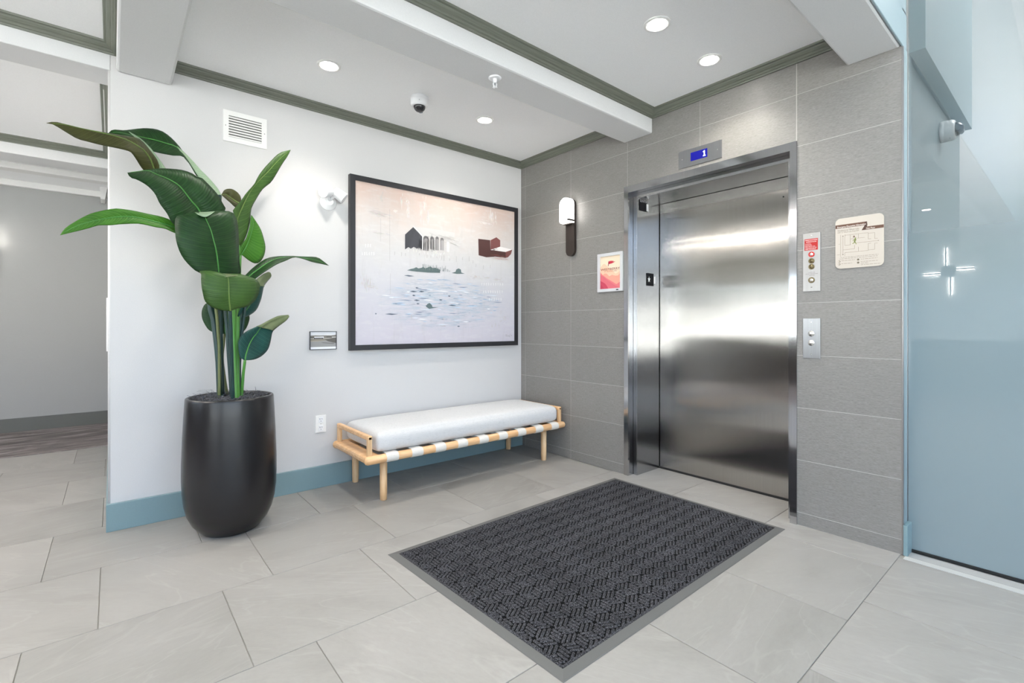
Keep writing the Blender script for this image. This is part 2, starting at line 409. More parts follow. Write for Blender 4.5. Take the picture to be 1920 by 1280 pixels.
# ---------------------------------------------------------------- the setting: floor
XL, XR, YF, YB = -7.5, 0.09, -8.0, 3.93
ZC = 2.725
floor = MB().box(XL-.1, 6.0, YF-.1, YB+.2, -.12, -.004).build('floor', 'grout_floor'); floor['kind'] = 'structure'
TY, TX, GAP = .6032, .6125, .0028
def tile_mesh(x0, x1, y0, y1):
    b = MB(); g = GAP/2; x0 += g; x1 -= g; y0 += g; y1 -= g; e = .0012
    lo = b.ring([(x0,y0,-.01),(x1,y0,-.01),(x1,y1,-.01),(x0,y1,-.01)])
    mid = b.ring([(x0,y0,-e),(x1,y0,-e),(x1,y1,-e),(x0,y1,-e)])
    top = b.ring([(x0+e,y0+e,0),(x1-e,y0+e,0),(x1-e,y1-e,0),(x0+e,y1-e,0)])
    b.bridge(lo, mid, None, False); b.bridge(mid, top, None, False); b.face(top); return b
full = None
for k in range(-4, 9):
    y1 = .0995-TY*k; y0 = y1-TY
    off = -3.293 if k % 2 == 0 else -3.0895
    xmax = .37 if k <= 4 and y1 < -1.0 and y0 > -2.6 else -.004
    if k >= 5: xmax = -.055
    if k in (2, 3, 4): xmax = .36
    i0 = -6
    for i in range(i0, 8):
        x0 = off+TX*i; x1 = x0+TX
        if x0 < -6.0 or x0 >= xmax-.02: continue
        if k < 0 and x0 > -2.9: continue
        x1c = min(x1, xmax)
        if x1c >= x1-1e-6:
            if full is None:
                full = tile_mesh(0, TX, 0, TY).build('tile', 'floor_tile', floor); full.location = (x0, y0, 0); continue
            t = full.copy(); t.name = 'tile'; C.objects.link(t); t.parent = floor; t.location = (x0, y0, 0)
        else:
            tile_mesh(0, x1c-x0, 0, TY).build('tile', 'floor_tile', floor, (x0, y0, 0))
for nm, a, b_, mm in (('sill_strip', -.053, -.006, 'strip_light'), ('sill_strip', -.004, .066, 'strip_grey')):
    box(nm, a, b_, -6.4, -2.935, -.01, .001, mm, floor)
cp = box('floor_carpet', XL, -3.06, 2.516, YB, -.006, .004, 'carpet'); cp['kind'] = 'structure'
cp = box('floor_carpet', XL, -4.65, YF, 2.514, .0005, .005, 'carpet'); cp['kind'] = 'structure'  # unseen carpet, added for the dark band mirrored in the lift door

# ---------------------------------------------------------------- walls
o = box('wall_back', -3.055, .0, .0, .15, 0, 2.75, 'wall_white', bev=.0); o['kind'] = 'structure'
bead = MB().lathe([(.012,0),(.012,2.585)], (-3.055,.012,0), seg=16).build('corner_bead', 'wall_white', o)
o = box('wall_return', -3.055, -2.9, .15, YB, 0, 2.75, 'wall_white'); o['kind'] = 'structure'
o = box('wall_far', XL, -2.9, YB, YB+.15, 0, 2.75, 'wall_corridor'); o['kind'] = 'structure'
# tiled lift wall
b = MB()
b.box(.0007, .40, -2.923, -2.44, 0, 2.75); b.box(.0007, .40, -1.223, .15, 0, 2.75); b.box(.0007, .40, -2.44, -1.223, 2.22, 2.75)
wr = b.build('wall_right', 'grout_wall'); wr['kind'] = 'structure'
yj = [-.0, -.063, -.656, -1.25, -1.843, -2.436, -2.921]; zj = [0, .075, .377, .679, .981, 1.283, 1.586, 1.888, 2.190, 2.491, 2.73]
meshes = {}
for a in range(6):
    for c_ in range(10):
        y1, y0, z0, z1 = yj[a], yj[a+1], zj[c_], zj[c_+1]
        if a == 2 and z1 < 2.2: y0 = max(y0, -1.224)
        if a in (3, 4):
            if z1 < 2.25 and a == 4 and z1 <= 2.19: pass
            if z1 <= 2.19+1e-6: continue
            z0 = max(z0, 2.221)
        if a == 5: y1 = min(y1, -2.439)
        g = .0013
        b = MB()
        x0_, x1_ = 0.0, .0030
        back = b.ring([(x1_,y0+g,z0+g),(x1_,y1-g,z0+g),(x1_,y1-g,z1-g),(x1_,y0+g,z1-g)])
        e = .0004
        fr0 = b.ring([(x0_+e,y0+g,z0+g),(x0_+e,y1-g,z0+g),(x0_+e,y1-g,z1-g),(x0_+e,y0+g,z1-g)])
        fr1 = b.ring([(x0_,y0+g+e,z0+g+e),(x0_,y1-g-e,z0+g+e),(x0_,y1-g-e,z1-g-e),(x0_,y0+g+e,z1-g-e)])
        b.bridge(back, fr0, None, False); b.bridge(fr0, fr1, None, False); b.face(fr1)
        b.build('tile', 'wall_tile', wr)
box('edge_trim', -.002, .008, -2.9275, -2.9215, 0, 2.555, 'steel_plate_bright', wr)
# blue end of the lift wall and the blue wall that runs on behind the glass
b = MB(); b.box(.008, XR-.012, -2.9265, -2.9235, 0, 2.555)
o = b.build('wall_end', 'blue_wall'); o['kind'] = 'structure'
b = MB(); b.box(XR+.012, 1.66, -2.93, -2.80, 0, 2.6); b.box(XR+.012, 1.66, -2.995, -2.80, 2.555, 5.2)
o = b.build('wall_blue', 'blue_wall'); o['kind'] = 'structure'
b = MB(); b.box(-.006, .082, -2.945, -2.927, 0, .152, bev=.002)
o = b.build('baseboard_right', 'base_blue'); o['kind'] = 'structure'
o = box('baseboard_back', -3.074, 0, -.022, 0, 0, .153, 'base_blue', bev=.002); o['kind'] = 'structure'
o = box('baseboard_return', -3.074, -3.0555, 0, 2.5, 0, .153, 'base_blue', bev=.002); o['kind'] = 'structure'
o = box('baseboard_far', XL, -3.06, YB-.016, YB, 0, .15, 'base_dark', bev=.002); o['kind'] = 'structure'
# left wall with a window, unseen dark panelling added to darken the lift door's reflection
b = MB(); b.box(XL-.15, XL, -2.92, YB+.15, 0, .95); b.box(XL-.15, XL, -2.92, YB+.15, 2.25, 2.75)
b.box(XL-.15, XL, -2.92, -1.2, .95, 2.25); b.box(XL-.15, XL, 2.6, YB+.15, .95, 2.25)
o = b.build('wall_left', 'wall_room'); o['kind'] = 'structure'
def window(name, fr, panes, m='window_frame'):
    b = MB()
    for q in fr: b.box(*q)
    o = b.build(name, m); o['kind'] = 'structure'
    for q in panes: box('pane', *q, 'window_glass', o)
    return o
fr = [(XL-.1,XL-.02,-1.2,2.6,.95,1.0),(XL-.1,XL-.02,-1.2,2.6,2.2,2.25)]+[(XL-.1,XL-.02,y-.03,y+.03,1.0,2.2) for y in (-1.17,-.25,.7,1.65,2.57)]
window('window_1', fr, [(XL-.065,XL-.055,a+.03,c_-.03,1.0,2.2) for a, c_ in ((-1.17,-.25),(-.25,.7),(.7,1.65),(1.65,2.57))])
o = box('trim_1', XL, XL+.03, -2.92, YB, 0, .92, 'bronze'); o['kind'] = 'structure'
o = box('trim_2', XL, XL+.05, -2.92, YB, .92, .95, 'white_trim'); o['kind'] = 'structure'
# high hall: south wall with tall glazing, west wall, upper wall over the lift lobby
def glazed(name, wname, axis, c0, c1, a0, a1, z0, z1, zt, cuts, wm='wall_room'):
    """wall on a plane with one large opening a0..a1 x z0..z1 and mullions"""
b = MB(); b.box(XL, 6, YF-.15, YF, 0, .35); b.box(XL, 6, YF-.15, YF, 4.9, 5.35); b.box(XL, -6.8, YF-.15, YF, .35, 4.9); b.box(-.4, 6, YF-.15, YF, .35, 4.9)
o = b.build('wall_front', 'wall_room'); o['kind'] = 'structure'
xs = [-6.8+1.6*i for i in range(5)]
fr = [(x_-.035,x_+.035,YF-.12,YF-.03,.35,4.9) for x_ in xs]+[(-6.8,-.4,YF-.115,YF-.035,z_-.035,z_+.035) for z_ in (.385,2.6,4.865)]
window('window_2', fr, [(x_+.035,x_+1.565,YF-.08,YF-.07,a,c_) for x_ in xs[:-1] for a, c_ in ((.42,2.565),(2.635,4.83))])
b = MB(); b.box(XL-.15, XL, YF, -6.9, 0, 5.35); b.box(XL-.15, XL, -3.6, -2.92, 0, 5.35); b.box(XL-.15, XL, -6.9, -3.6, 0, .35); b.box(XL-.15, XL, -6.9, -3.6, 4.7, 5.35)
o = b.build('wall_side', 'wall_room'); o['kind'] = 'structure'
ys = [-6.9+1.1*i for i in range(4)]
fr = [(XL-.12,XL-.03,y_-.035,y_+.035,.35,4.7) for y_ in ys]+[(XL-.115,XL-.035,-6.9,-3.6,z_-.035,z_+.035) for z_ in (.385,2.6,4.665)]
window('window_3', fr, [(XL-.08,XL-.07,y_+.035,y_+1.065,a,c_) for y_ in ys[:-1] for a, c_ in ((.42,2.565),(2.635,4.63))])
o = box('wall_upper', XL, XR-.015, -2.923, -2.80, 2.70, 5.25, 'blue_wall'); o['kind'] = 'structure'
# the room behind the glass
o = box('wall_side_far', 4.6, 4.75, YF, -1.2, 0, 5.2, 'wall_room'); o['kind'] = 'structure'
o = box('wall_side_back', 1.66, 4.6, -1.35, -1.2, 0, 5.2, 'wall_room'); o['kind'] = 'structure'
# ---------------------------------------------------------------- ceilings, beams, crowns
o = box('ceiling', XL, .4, -2.91, YB+.15, ZC, ZC+.12, 'ceiling_white'); o['kind'] = 'structure'
o = box('ceiling_high', XL-.1, 4.75, YF-.1, -1.2, 5.2, 5.35, 'ceiling_white'); o['kind'] = 'structure'
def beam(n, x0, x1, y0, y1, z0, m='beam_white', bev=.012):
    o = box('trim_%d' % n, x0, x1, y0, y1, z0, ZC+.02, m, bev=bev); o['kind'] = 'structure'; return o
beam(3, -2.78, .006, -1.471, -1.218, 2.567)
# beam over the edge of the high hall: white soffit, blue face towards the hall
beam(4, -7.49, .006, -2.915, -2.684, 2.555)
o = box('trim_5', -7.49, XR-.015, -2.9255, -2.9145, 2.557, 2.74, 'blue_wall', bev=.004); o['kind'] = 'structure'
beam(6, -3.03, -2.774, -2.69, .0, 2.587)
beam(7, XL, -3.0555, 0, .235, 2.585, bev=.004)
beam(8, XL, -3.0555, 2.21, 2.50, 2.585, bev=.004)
PROF = [(0,0),(.009,0),(.011,.009),(.017,.011),(.022,.020),(.030,.024),(.039,.033),(.042,.040),(.052,.043),(.055,.053),(0,.053)]
def crown(n, p0, p1, nrm, m='crown', mit=(1,1)):
    """run from p0 to p1 along a wall whose outward normal is nrm; mitred ends"""
    d = Vector((p1[0]-p0[0], p1[1]-p0[1], 0)); L = d.length; d.normalize(); nn = Vector((nrm[0], nrm[1], 0)); b = MB()
    A = b.ring([Vector((p0[0],p0[1],2.672))+nn*a+d*(a*mit[0])+Vector((0,0,h)) for a, h in PROF])
    B = b.ring([Vector((p1[0],p1[1],2.672))+nn*a-d*(a*mit[1])+Vector((0,0,h)) for a, h in PROF])
    b.bridge(A, B, None, False); b.face(A[::-1]); b.face(B)
    o = b.build('trim_%d' % n, m); o['kind'] = 'structure'
k = 10
for x0, x1, y0, y1 in ((-2.774,0,-1.218,0), (-2.774,0,-2.684,-1.471), (-7.5,-3.03,-2.684,0)):
    mt_ = (0,1) if x0 > -5 else (1,1)
    crown(k, (x0,y1), (x1,y1), (0,-1), mit=mt_); crown(k+1, (x1,y1), (x1,y0), (-1,0)); crown(k+2, (x1,y0), (x0,y0), (0,1), mit=(mt_[1],mt_[0])); k += 3
crown(k, (XL,2.21), (-3.055,2.21), (0,-1)); crown(k+1, (-3.055,2.21), (-3.055,.235), (-1,0)); crown(k+2, (-3.055,.235), (XL,.235), (0,1))
k += 3
# pale strips of the corridor ceiling
o = box('trim_%d' % k, -3.093, -3.072, .62, 1.9, 2.700, ZC, 'white_trim', bev=.003); o['kind'] = 'structure'; k += 1
o = box('trim_%d' % k, XL, -3.056, 3.10, 3.24, 2.665, ZC, 'white_trim', bev=.004); o['kind'] = 'structure'; k += 1
o = box('trim_%d' % k, XL, -3.056, YB-.05, YB, 2.660, ZC, 'white_trim', bev=.004); o['kind'] = 'structure'; k += 1
b = MB(); fn = lambda a, z, d: (a, d, z)
b.prism([(-3.155,2.74),(-3.147,2.585),(-3.110,2.585),(-3.085,2.74)], fn, 3.62, 3.875)
o = b.build('trim_%d' % k, 'white_trim'); o['kind'] = 'structure'
# ---------------------------------------------------------------- frosted glass wall
gw = box('window_4', XR-.004, XR+.006, -6.4, -2.93, .012, 5.19, 'frost_glass'); gw['kind'] = 'structure'
box('bottom_seal', XR-.014, XR+.016, -6.4, -2.935, .001, .013, 'dark_gap', gw)
box('side_channel', XR-.012, XR+.012, -2.9295, -2.9235, 0, 5.19, 'steel_plate_bright', gw)
o = box('wall_glass_end', XR-.05, XR+.05, YF, -6.4, 0, 5.2, 'wall_room'); o['kind'] = 'structure'

# ---------------------------------------------------------------- lift doorway
dr = MB().box(.36, .375, -2.45, -1.22, .014, 2.20).build('door_1', 'steel_door'); dr['kind'] = 'structure'
box('door_gap', .355, .37, -2.40, -1.27, .0, .014, 'dark_gap', dr)
fnx = lambda a, z, d: (d, a, z)
b = MB()
fnj = lambda P, x0, x1: b.prism(P, fnx, x0, x1)
MB_ = lambda P, x0, x1, n, m: MB().prism(P, fnx, x0, x1).build(n, m, dr)
MB_([(-1.223,0),(-1.223,2.222),(-1.261,2.173),(-1.261,0)], -.008, .055, 'outer_jamb', 'steel_trim')
MB_([(-2.441,0),(-2.441,2.222),(-2.404,2.173),(-2.404,0)], -.008, .055, 'outer_jamb', 'steel_trim')
MB_([(-1.223,2.222),(-2.441,2.222),(-2.404,2.173),(-1.261,2.173)], -.008, .055, 'outer_head', 'steel_trim')
MB_([(-1.223,0),(-1.223,2.2),(-1.298,2.2),(-1.298,0)], .058, .352, 'jamb', 'steel_jamb')
MB_([(-2.441,0),(-2.441,2.2),(-2.373,2.2),(-2.373,0)], .058, .352, 'jamb', 'steel_jamb')
MB_([(-1.298,2.134),(-2.373,2.134),(-2.373,2.2),(-1.298,2.2)], .058, .350, 'head', 'steel_jamb')
MB().lathe([(.0045,0),(.0045,.002)], (.3605,-2.232,2.005), (-1,0,0), 10).build('key_hole', 'dark_gap', dr)
# sign plates on the left jamb
def plate(name, x0, x1, z0, z1, label, cat):
    o = box(name, x0, x1, -1.3025, -1.2985, z0, z1, 'black_plastic', bev=.0008); return tag(o, label, cat)
pl = plate('floor_sign', .180, .272, 1.468, 1.567, 'black square floor plate with white star and 1 on steel lift jamb at hand height', 'sign')
ik = Ink(lambda a, z, d: (a, -1.3028-d, z))
cx_, cz_ = .208, 1.517
star = [(cx_+(.019 if i % 2 == 0 else .0078)*math.sin(math.pi*i/5), cz_+(.027 if i % 2 == 0 else .011)*math.cos(math.pi*i/5)) for i in range(10)]
for i in range(5):
    ik.poly([(cx_,cz_), star[(2*i-1) % 10], star[2*i], star[(2*i+1) % 10]], (238,238,238), 1)
ik.build('star', pl)
ik = Ink(lambda a, z, d: (a, -1.3028-d, z)); ik.text('1', .228, 1.487, .085, (238,238,238), 1, width=.022); ik.build('numeral', pl)
pl = plate('floor_sign', .084, .186, 2.046, 2.130, 'black plate with large white 1 and small lettering high on the lift jamb', 'sign')
ik = Ink(lambda a, z, d: (a, -1.3028-d, z))
ik.text('1', .119, 2.052, .082, (238,238,238), 1, width=.026); ik.build('numeral', pl)
ik = Ink(lambda a, z, d: (a, -1.3028-d, z)); ik.text('ELEVATOR', .088, 2.113, .022, (225,225,228), 1, width=.094)
ik.build('lettering', pl)['kind'] = 'stuff'
# ---------------------------------------------------------------- things on the tiled wall (plane x=0, seen from -x: a = -y)
inkw = lambda off: Ink(lambda a, z, d: (-off-d, -a, z))
# position indicator
ind = empty('floor_indicator', (0,-1.8415,2.305), 'slim steel floor indicator with blue screen showing 1 above the lift doors', 'indicator')
keep(box('plate', -.006, -.0005, -1.996, -1.687, 2.246, 2.364, 'steel_plate', bev=.001), ind)
sc = keep(box('screen', -.0075, -.006, -1.898, -1.779, 2.278, 2.335, 'screen_blue'), ind)
for y in (-1.715, -1.968): keep(MB().lathe([(.004,0),(.003,.002)], (-.006,y,2.305), (-1,0,0), 8).build('screw', 'chrome'), ind)
b = MB()
for q in ((-1.8815,-1.8745,2.290,2.325),(-1.8875,-1.8685,2.288,2.2935),(-1.8745,-1.8685,2.316,2.321)): b.box(-.0082, -.0075, *q)
keep(b.build('digit', 'digit_glow'), ind)
# fire service panel
fp = empty('fire_service_panel', (0,-2.517,1.51), 'tall steel key switch panel with red label and four round switches beside lift', 'switch panel')
keep(box('plate', -.005, -.0005, -2.561, -2.473, 1.347, 1.677, 'steel_plate_bright', bev=.0008), fp)
ik = inkw(.0052); W = (226,216,214)
ik.rect(2.481, 2.549, 1.580, 1.645, (168,24,22), 1); keep(ik.build('red_label'), fp); ik = inkw(.0054)
ik.text('FIREFIGHTERS', 2.4835, 1.6345, .009, W, 2, width=.062); ik.text('OPERATION', 2.4885, 1.6245, .009, W, 2, width=.052)
for i, (t, wd) in enumerate((('TO RECALL', .030), ('ELEVATORS', .034), ('INSERT FIRE KEY AND', .050), ('TURN SWITCH TO ON', .057))): ik.text(t, 2.4845, 1.6145-.0078*i, .0068, W, 2, width=wd)
ik.text('FIRE SIGNALS', 2.4855, 1.5835, .008, W, 2, width=.052)
D = (70,62,60)
ik.text('IN CASE OF FIRE', 2.502, 1.452, .006, D, 2, width=.032); ik.text('DO NOT USE ELEVATORS', 2.487, 1.4435, .006, D, 2, width=.061); ik.text('USE STAIRS', 2.504, 1.435, .006, D, 2, width=.028)
ik.rect(2.513, 2.521, 1.368, 1.372, (70,66,62), 2)
keep(ik.build('lettering'), fp)['kind'] = 'stuff'
def button(z, ring, face, R, y=-2.517, par=fp, proud=.004, cone=False):
    keep(MB().lathe([(R,0),(R,proud),(R*.82,proud+.001),(R*.80,proud*.6)], (-.005,y,z), (-1,0,0), 20).build('switch_ring', ring), par)
    keep(MB().lathe([(R*.66,0),(R*.66,proud*1.0),(R*.45,proud*1.6),(.001,proud*1.7)], (-.005,y,z), (-1,0,0), 16).build('switch', face), par)
button(1.556, 'red_ring', 'chrome', .0155); button(1.519, 'brass_dark', 'brass_dark', .0155); button(1.486, 'brass_dark', 'brass_dark', .0155); button(1.410, 'brass_dark', 'chrome', .0165)
keep(MB().lathe([(.003,0),(.002,.0015)], (-.005,-2.517,1.664), (-1,0,0), 8).build('screw', 'chrome'), fp)
# call buttons
cpn = empty('call_button_panel', (0,-2.516,1.08), 'plain steel call panel with two round metal buttons below the key switches', 'call panel')
keep(box('plate', -.005, -.0005, -2.560, -2.473, .967, 1.193, 'steel_plate', bev=.0008), cpn)
for z in (1.107, 1.055):
    keep(MB().lathe([(.0165,0),(.0165,.003),(.015,.004),(.0125,.004),(.012,.010),(.0095,.012),(.001,.012)], (-.005,-2.516,z), (-1,0,0), 20).build('button', 'chrome'), cpn)
for z in (1.172, .990): keep(MB().lathe([(.0035,0),(.0025,.0015)], (-.005,-2.516,z), (-1,0,0), 8).build('screw', 'chrome'), cpn)
# evacuation map
a0, a1, z0, z1, R = 2.634, 2.849, 1.462, 1.734, .024
poly = []
for ca, cz, s0 in ((a1-R, z1-R, 0), (a0+R, z1-R, 90), (a0+R, z0+R, 180), (a1-R, z0+R, 270)):
    for i in range(7): t = math.radians(s0+15*i); poly.append((ca+R*math.cos(t), cz+R*math.sin(t)))
mat('sign_cream', lin((190,181,170)), .5, spec=.3)
mp = MB().prism(poly, lambda a, z, d: (d, -a, z), -.006, -.0005).build('evacuation_sign', 'sign_cream')
tag(mp, 'cream evacuation map sign with brown ribbon header and rounded corners on grey tile', 'sign')
ik = inkw(.0062); BR = (96,66,50); L = (138,126,112); U = lambda u: a0+(a1-a0)*u; V = lambda v: z1-(z1-z0)*v
# ribbon: high band, fold, low band
ik.poly([(U(0),V(.155)),(U(.665),V(.125)),(U(.665),V(.185)),(U(0),V(.205))][::-1], BR, 1) if False else ik.rect(U(0.002), U(.665), V(.195), V(.125), BR, 1)
ik.rect(U(.62), U(.998), V(.285), V(.225), BR, 1)
ik.poly([(U(.665),V(.125)),(U(.675),V(.20)),(U(.635),V(.285)),(U(.555),V(.285)),(U(.62),V(.195)),(U(.62),V(.13))], (74,48,36), 2)
ik.text('Emergency Evacuation Information', U(.04), V(.185), .0125, (240,232,222), 3, width=(a1-a0)*.60); ik.text('Main Floor', U(.645), V(.275), .012, (240,232,222), 3, width=(a1-a0)*.18)
ik.text('Westberry at Tillicum Lake', U(.045), V(.255), .012, (110,98,86), 3, width=(a1-a0)*.46); ik.text('2309, 22 Tillicum Lake Road NW', U(.045), V(.292), .0105, (120,108,96), 3, width=(a1-a0)*.46)
for q in ((.115,.325,.115,.76),(.165,.36,.165,.72),(.21,.325,.21,.36),(.205,.345,.205,.545),(.205,.345,.69,.345),(.32,.345,.32,.545),(.205,.545,.33,.545),(.49,.345,.49,.43),(.33,.43,.42,.43),(.46,.43,.62,.43),(.69,.345,.69,.47),(.69,.47,.75,.47),(.69,.36,.82,.36),(.82,.36,.82,.475),(.82,.475,.88,.475),(.46,.52,.90,.52),(.69,.555,.75,.555),(.69,.555,.69,.69),(.82,.565,.88,.565),(.82,.565,.82,.68),(.69,.68,.82,.68),(.49,.60,.49,.69),(.205,.69,.69,.69),(.205,.69,.205,.76),(.17,.63,.41,.63),(.41,.56,.41,.63),(.07,.51,.10,.51),(.03,.72,.10,.72)):
    ik.line(U(q[0]), V(q[1]), U(q[2]), V(q[3]), .0015, L, 2)
ik.poly([(U(.40),V(.365)),(U(.375),V(.405)),(U(.425),V(.405))], BR, 3); ik.poly([(U(.91),V(.52)),(U(.885),V(.512)),(U(.885),V(.528))], (110,98,86), 3)
G = (122,134,62)
ik.disc(U(.43), V(.425), .0035, G, 4)
for q in ((.428,.44,.41,.49,.006),(.425,.445,.385,.455,.003),(.385,.455,.375,.475,.0025),(.425,.45,.455,.465,.0025),(.41,.49,.435,.515,.0035),(.435,.515,.445,.545,.003),(.41,.49,.395,.52,.0035),(.395,.52,.365,.525,.003)): ik.line(U(q[0]),V(q[1]),U(q[2]),V(q[3]),q[4],G,4)
ik.disc(U(.165), V(.355), .0026, (110,98,86), 3); ik.disc(U(.165), V(.725), .0026, (110,98,86), 3)
rr = random.Random(3)
def greek(u0, u1, v, h=.0022):
    u = u0
    while u < u1:
        wdt = min(rr.uniform(.02,.07), u1-u); ik.rect(U(u), U(u+wdt), V(v)-h/2, V(v)+h/2, (140,130,118), 2); u += wdt+.012
greek(.11,.90,.780); greek(.09,.88,.808); greek(.13,.42,.845); greek(.13,.36,.905); greek(.54,.88,.845); greek(.54,.88,.895); greek(.54,.70,.925); greek(.54,.95,.955)
for u, v in ((.085,.855),(.085,.912),(.485,.848),(.485,.908)): ik.disc(U(u), V(v), .0052, (92,84,70), 3); ik.disc(U(u)-.001, V(v), .003, (214,204,186) if u < .3 else (120,110,92), 4)
ik.build('printed_map', mp)
# poster in snap frame
po = empty('framed_poster', (0,-1.088,1.58), 'small pink mountain poster in silver snap frame on grey tile left of the lift', 'poster')
ya, yb_, za, zb, fw_ = -1.213, -.963, 1.424, 1.732, .024
for nm, P in (('frame_rail', [(yb_,zb),(ya,zb),(ya+fw_,zb-fw_),(yb_-fw_,zb-fw_)]), ('frame_rail', [(yb_,za),(ya,za),(ya+fw_,za+fw_),(yb_-fw_,za+fw_)]), ('frame_stile', [(ya,za),(ya,zb),(ya+fw_,zb-fw_),(ya+fw_,za+fw_)]), ('frame_stile', [(yb_,za),(yb_,zb),(yb_-fw_,zb-fw_),(yb_-fw_,za+fw_)])):
    keep(MB().prism(P, fnx, -.014, -.001).build(nm, 'frame_silver'), po)
ik = inkw(.004); A0, A1, B0, B1 = -yb_+fw_, -ya-fw_, za+fw_, zb-fw_
u = lambda t: A0+(A1-A0)*t; v = lambda t: B1-(B1-B0)*t
ik.rect(A0, A1, B0, B1, (240,219,192), 0)
def hill(pts, col, layer): ik.poly([(u(0),B0)]+[(u(a), v(t)) for a, t in pts]+[(u(1),B0)], col, layer)
hill([(0,.33),(.10,.25),(.18,.22),(.25,.24),(.34,.30),(.45,.38),(.6,.45),(.75,.56),(.9,.52),(1,.46)], (240,196,166), 1)
hill([(0,.46),(.12,.56),(.22,.52),(.32,.53),(.45,.62),(.58,.58),(.75,.62),(.88,.62),(1,.52)], (235,160,140), 2)
hill([(0,.50),(.15,.58),(.30,.66),(.48,.74),(.62,.80),(.80,.88),(1,.80)], (222,118,122), 3)
hill([(0,.56),(.18,.62),(.36,.73),(.55,.82),(.75,.92),(1,1)], (214,104,116), 4)
hill([(0,.74),(.12,.78),(.25,.84),(.34,.92),(.40,1),(1,1)], (190,62,86), 5)
hill([(0,.86),(.10,.90),(.20,1),(1,1)], (176,52,78), 6)
for i, (du, dv) in enumerate(((.44,.14),(.52,.135),(.60,.14),(.68,.155),(.76,.19))):
    ik.poly([(u(.42),v(.25)),(u(.40+.03*i),v(.18)),(u(du),v(dv)),(u(.46+.03*i),v(.235))], (190,34,58), 7+i)
ik.line(u(.40), v(.31), u(.43), v(.17), .006, (130,40,56), 13)
ik.text('WESTBERRY', u(.03), v(.435), .026, (128,58,60), 14, width=(A1-A0)*.94); ik.text('AT TILLICUM LAKE', u(.20), v(.485), .013, (176,100,92), 14, width=(A1-A0)*.62)
keep(ik.build('print'), po)
keep(box('maker_tag', -.0150, -.0138, ya+.038, ya+.060, za+.008, za+.016, 'black_plastic'), po)
# wall sconces
def capsule(y0, y1, z0, z1, top=True, bot=True, n=10):
    R = (y1-y0)/2; c = (y0+y1)/2; P = []
    if top: P += [(c+R*math.cos(math.pi*i/n), z1-R+R*math.sin(math.pi*i/n)) for i in range(n+1)]
    else: P += [(y1,z1),(y0,z1)]
    if bot: P += [(c-R*math.cos(math.pi*i/n), z0+R-R*math.sin(math.pi*i/n)) for i in range(n+1)]
    else: P += [(y0,z0),(y1,z0)]
    return P
def sconce(loc, rz, label):
    t = empty('wall_sconce', loc, label, 'wall light')
    bp = MB().prism(capsule(-.049, .049, -.245, .245), fnx, -.028, -.0005).build('back_plate', 'bronze', t)
    sh = MB(); P0 = capsule(-.052, .052, .035, .248, True, False)
    # rounded glass shade
    cy, cz = 0, .14; rings = []
    for sc_, x_ in ((1.0,-.030),(1.0,-.085),(.96,-.100),(.86,-.110),(.65,-.116)):
        rings.append(sh.ring([(x_, cy+(a-cy)*sc_, cz+(z-cz)*sc_) for a, z in P0]))
    sh.face(rings[0][::-1]); 
    for a, c_ in zip(rings, rings[1:]): sh.bridge(a, c_)
    sh.face(rings[-1]); sh.build('lamp_shade', 'shade_glow', t)
    box('shade_clip', -.112, -.028, -.056, -.047, .045, .060, 'bronze', t)
    box('shelf', -.06, -.028, -.049, .049, .024, .033, 'bronze', t)
    return t
sconce((0,-.672,1.995), 0, 'lit wall sconce with white glass shade on dark bronze plate, beside the poster')
s2 = sconce((-4.035,YB,1.93), 0, 'second lit wall sconce with bronze plate on the grey corridor wall'); s2.rotation_euler = (0,0,math.pi/2)
# crossed bar light on the left wall, seen mirrored in the glass
cb = empty('cross_wall_light', (XL,-2.055,2.06), 'cross shaped wall light of four slim bars, mirrored in the frosted glass', 'wall light')
bars = [(-.022,.0,.10,.40,'v'), (.03,0,-.40,-.10,'v'), (.025,0,.10,.32,'h'), (-.022,0,-.32,-.10,'h')]
for q in ((.055,.10,.0,.10),(.055,.10,-.10,-.0),(.055,-.0,.02,.10)): pass
keep_box = lambda n, y0, y1, z0, z1, x0, x1, m: box(n, x0, x1, y0, y1, z0, z1, m, cb)
keep_box('hub', -.09, .09, -.09, .09, .03, .06, 'steel_plate')
for y0, y1, z0, z1 in ((.018,.042,.09,.40),(-.042,-.018,-.40,-.09)): keep_box('bar', y0, y1, z0, z1, .035, .06, 'steel_plate'); keep_box('bar_lamp', y0-.006, y1+.006, z0+.01, z1-.01, .024, .034, 'bar_glow')
for y0, y1, z0, z1 in ((.09,.32,-.042,-.018),(-.32,-.09,.018,.042)): keep_box('bar', y0, y1, z0, z1, .035, .06, 'steel_plate'); keep_box('bar_lamp', y0+.01, y1-.01, z0-.006, z1+.006, .024, .034, 'bar_glow')

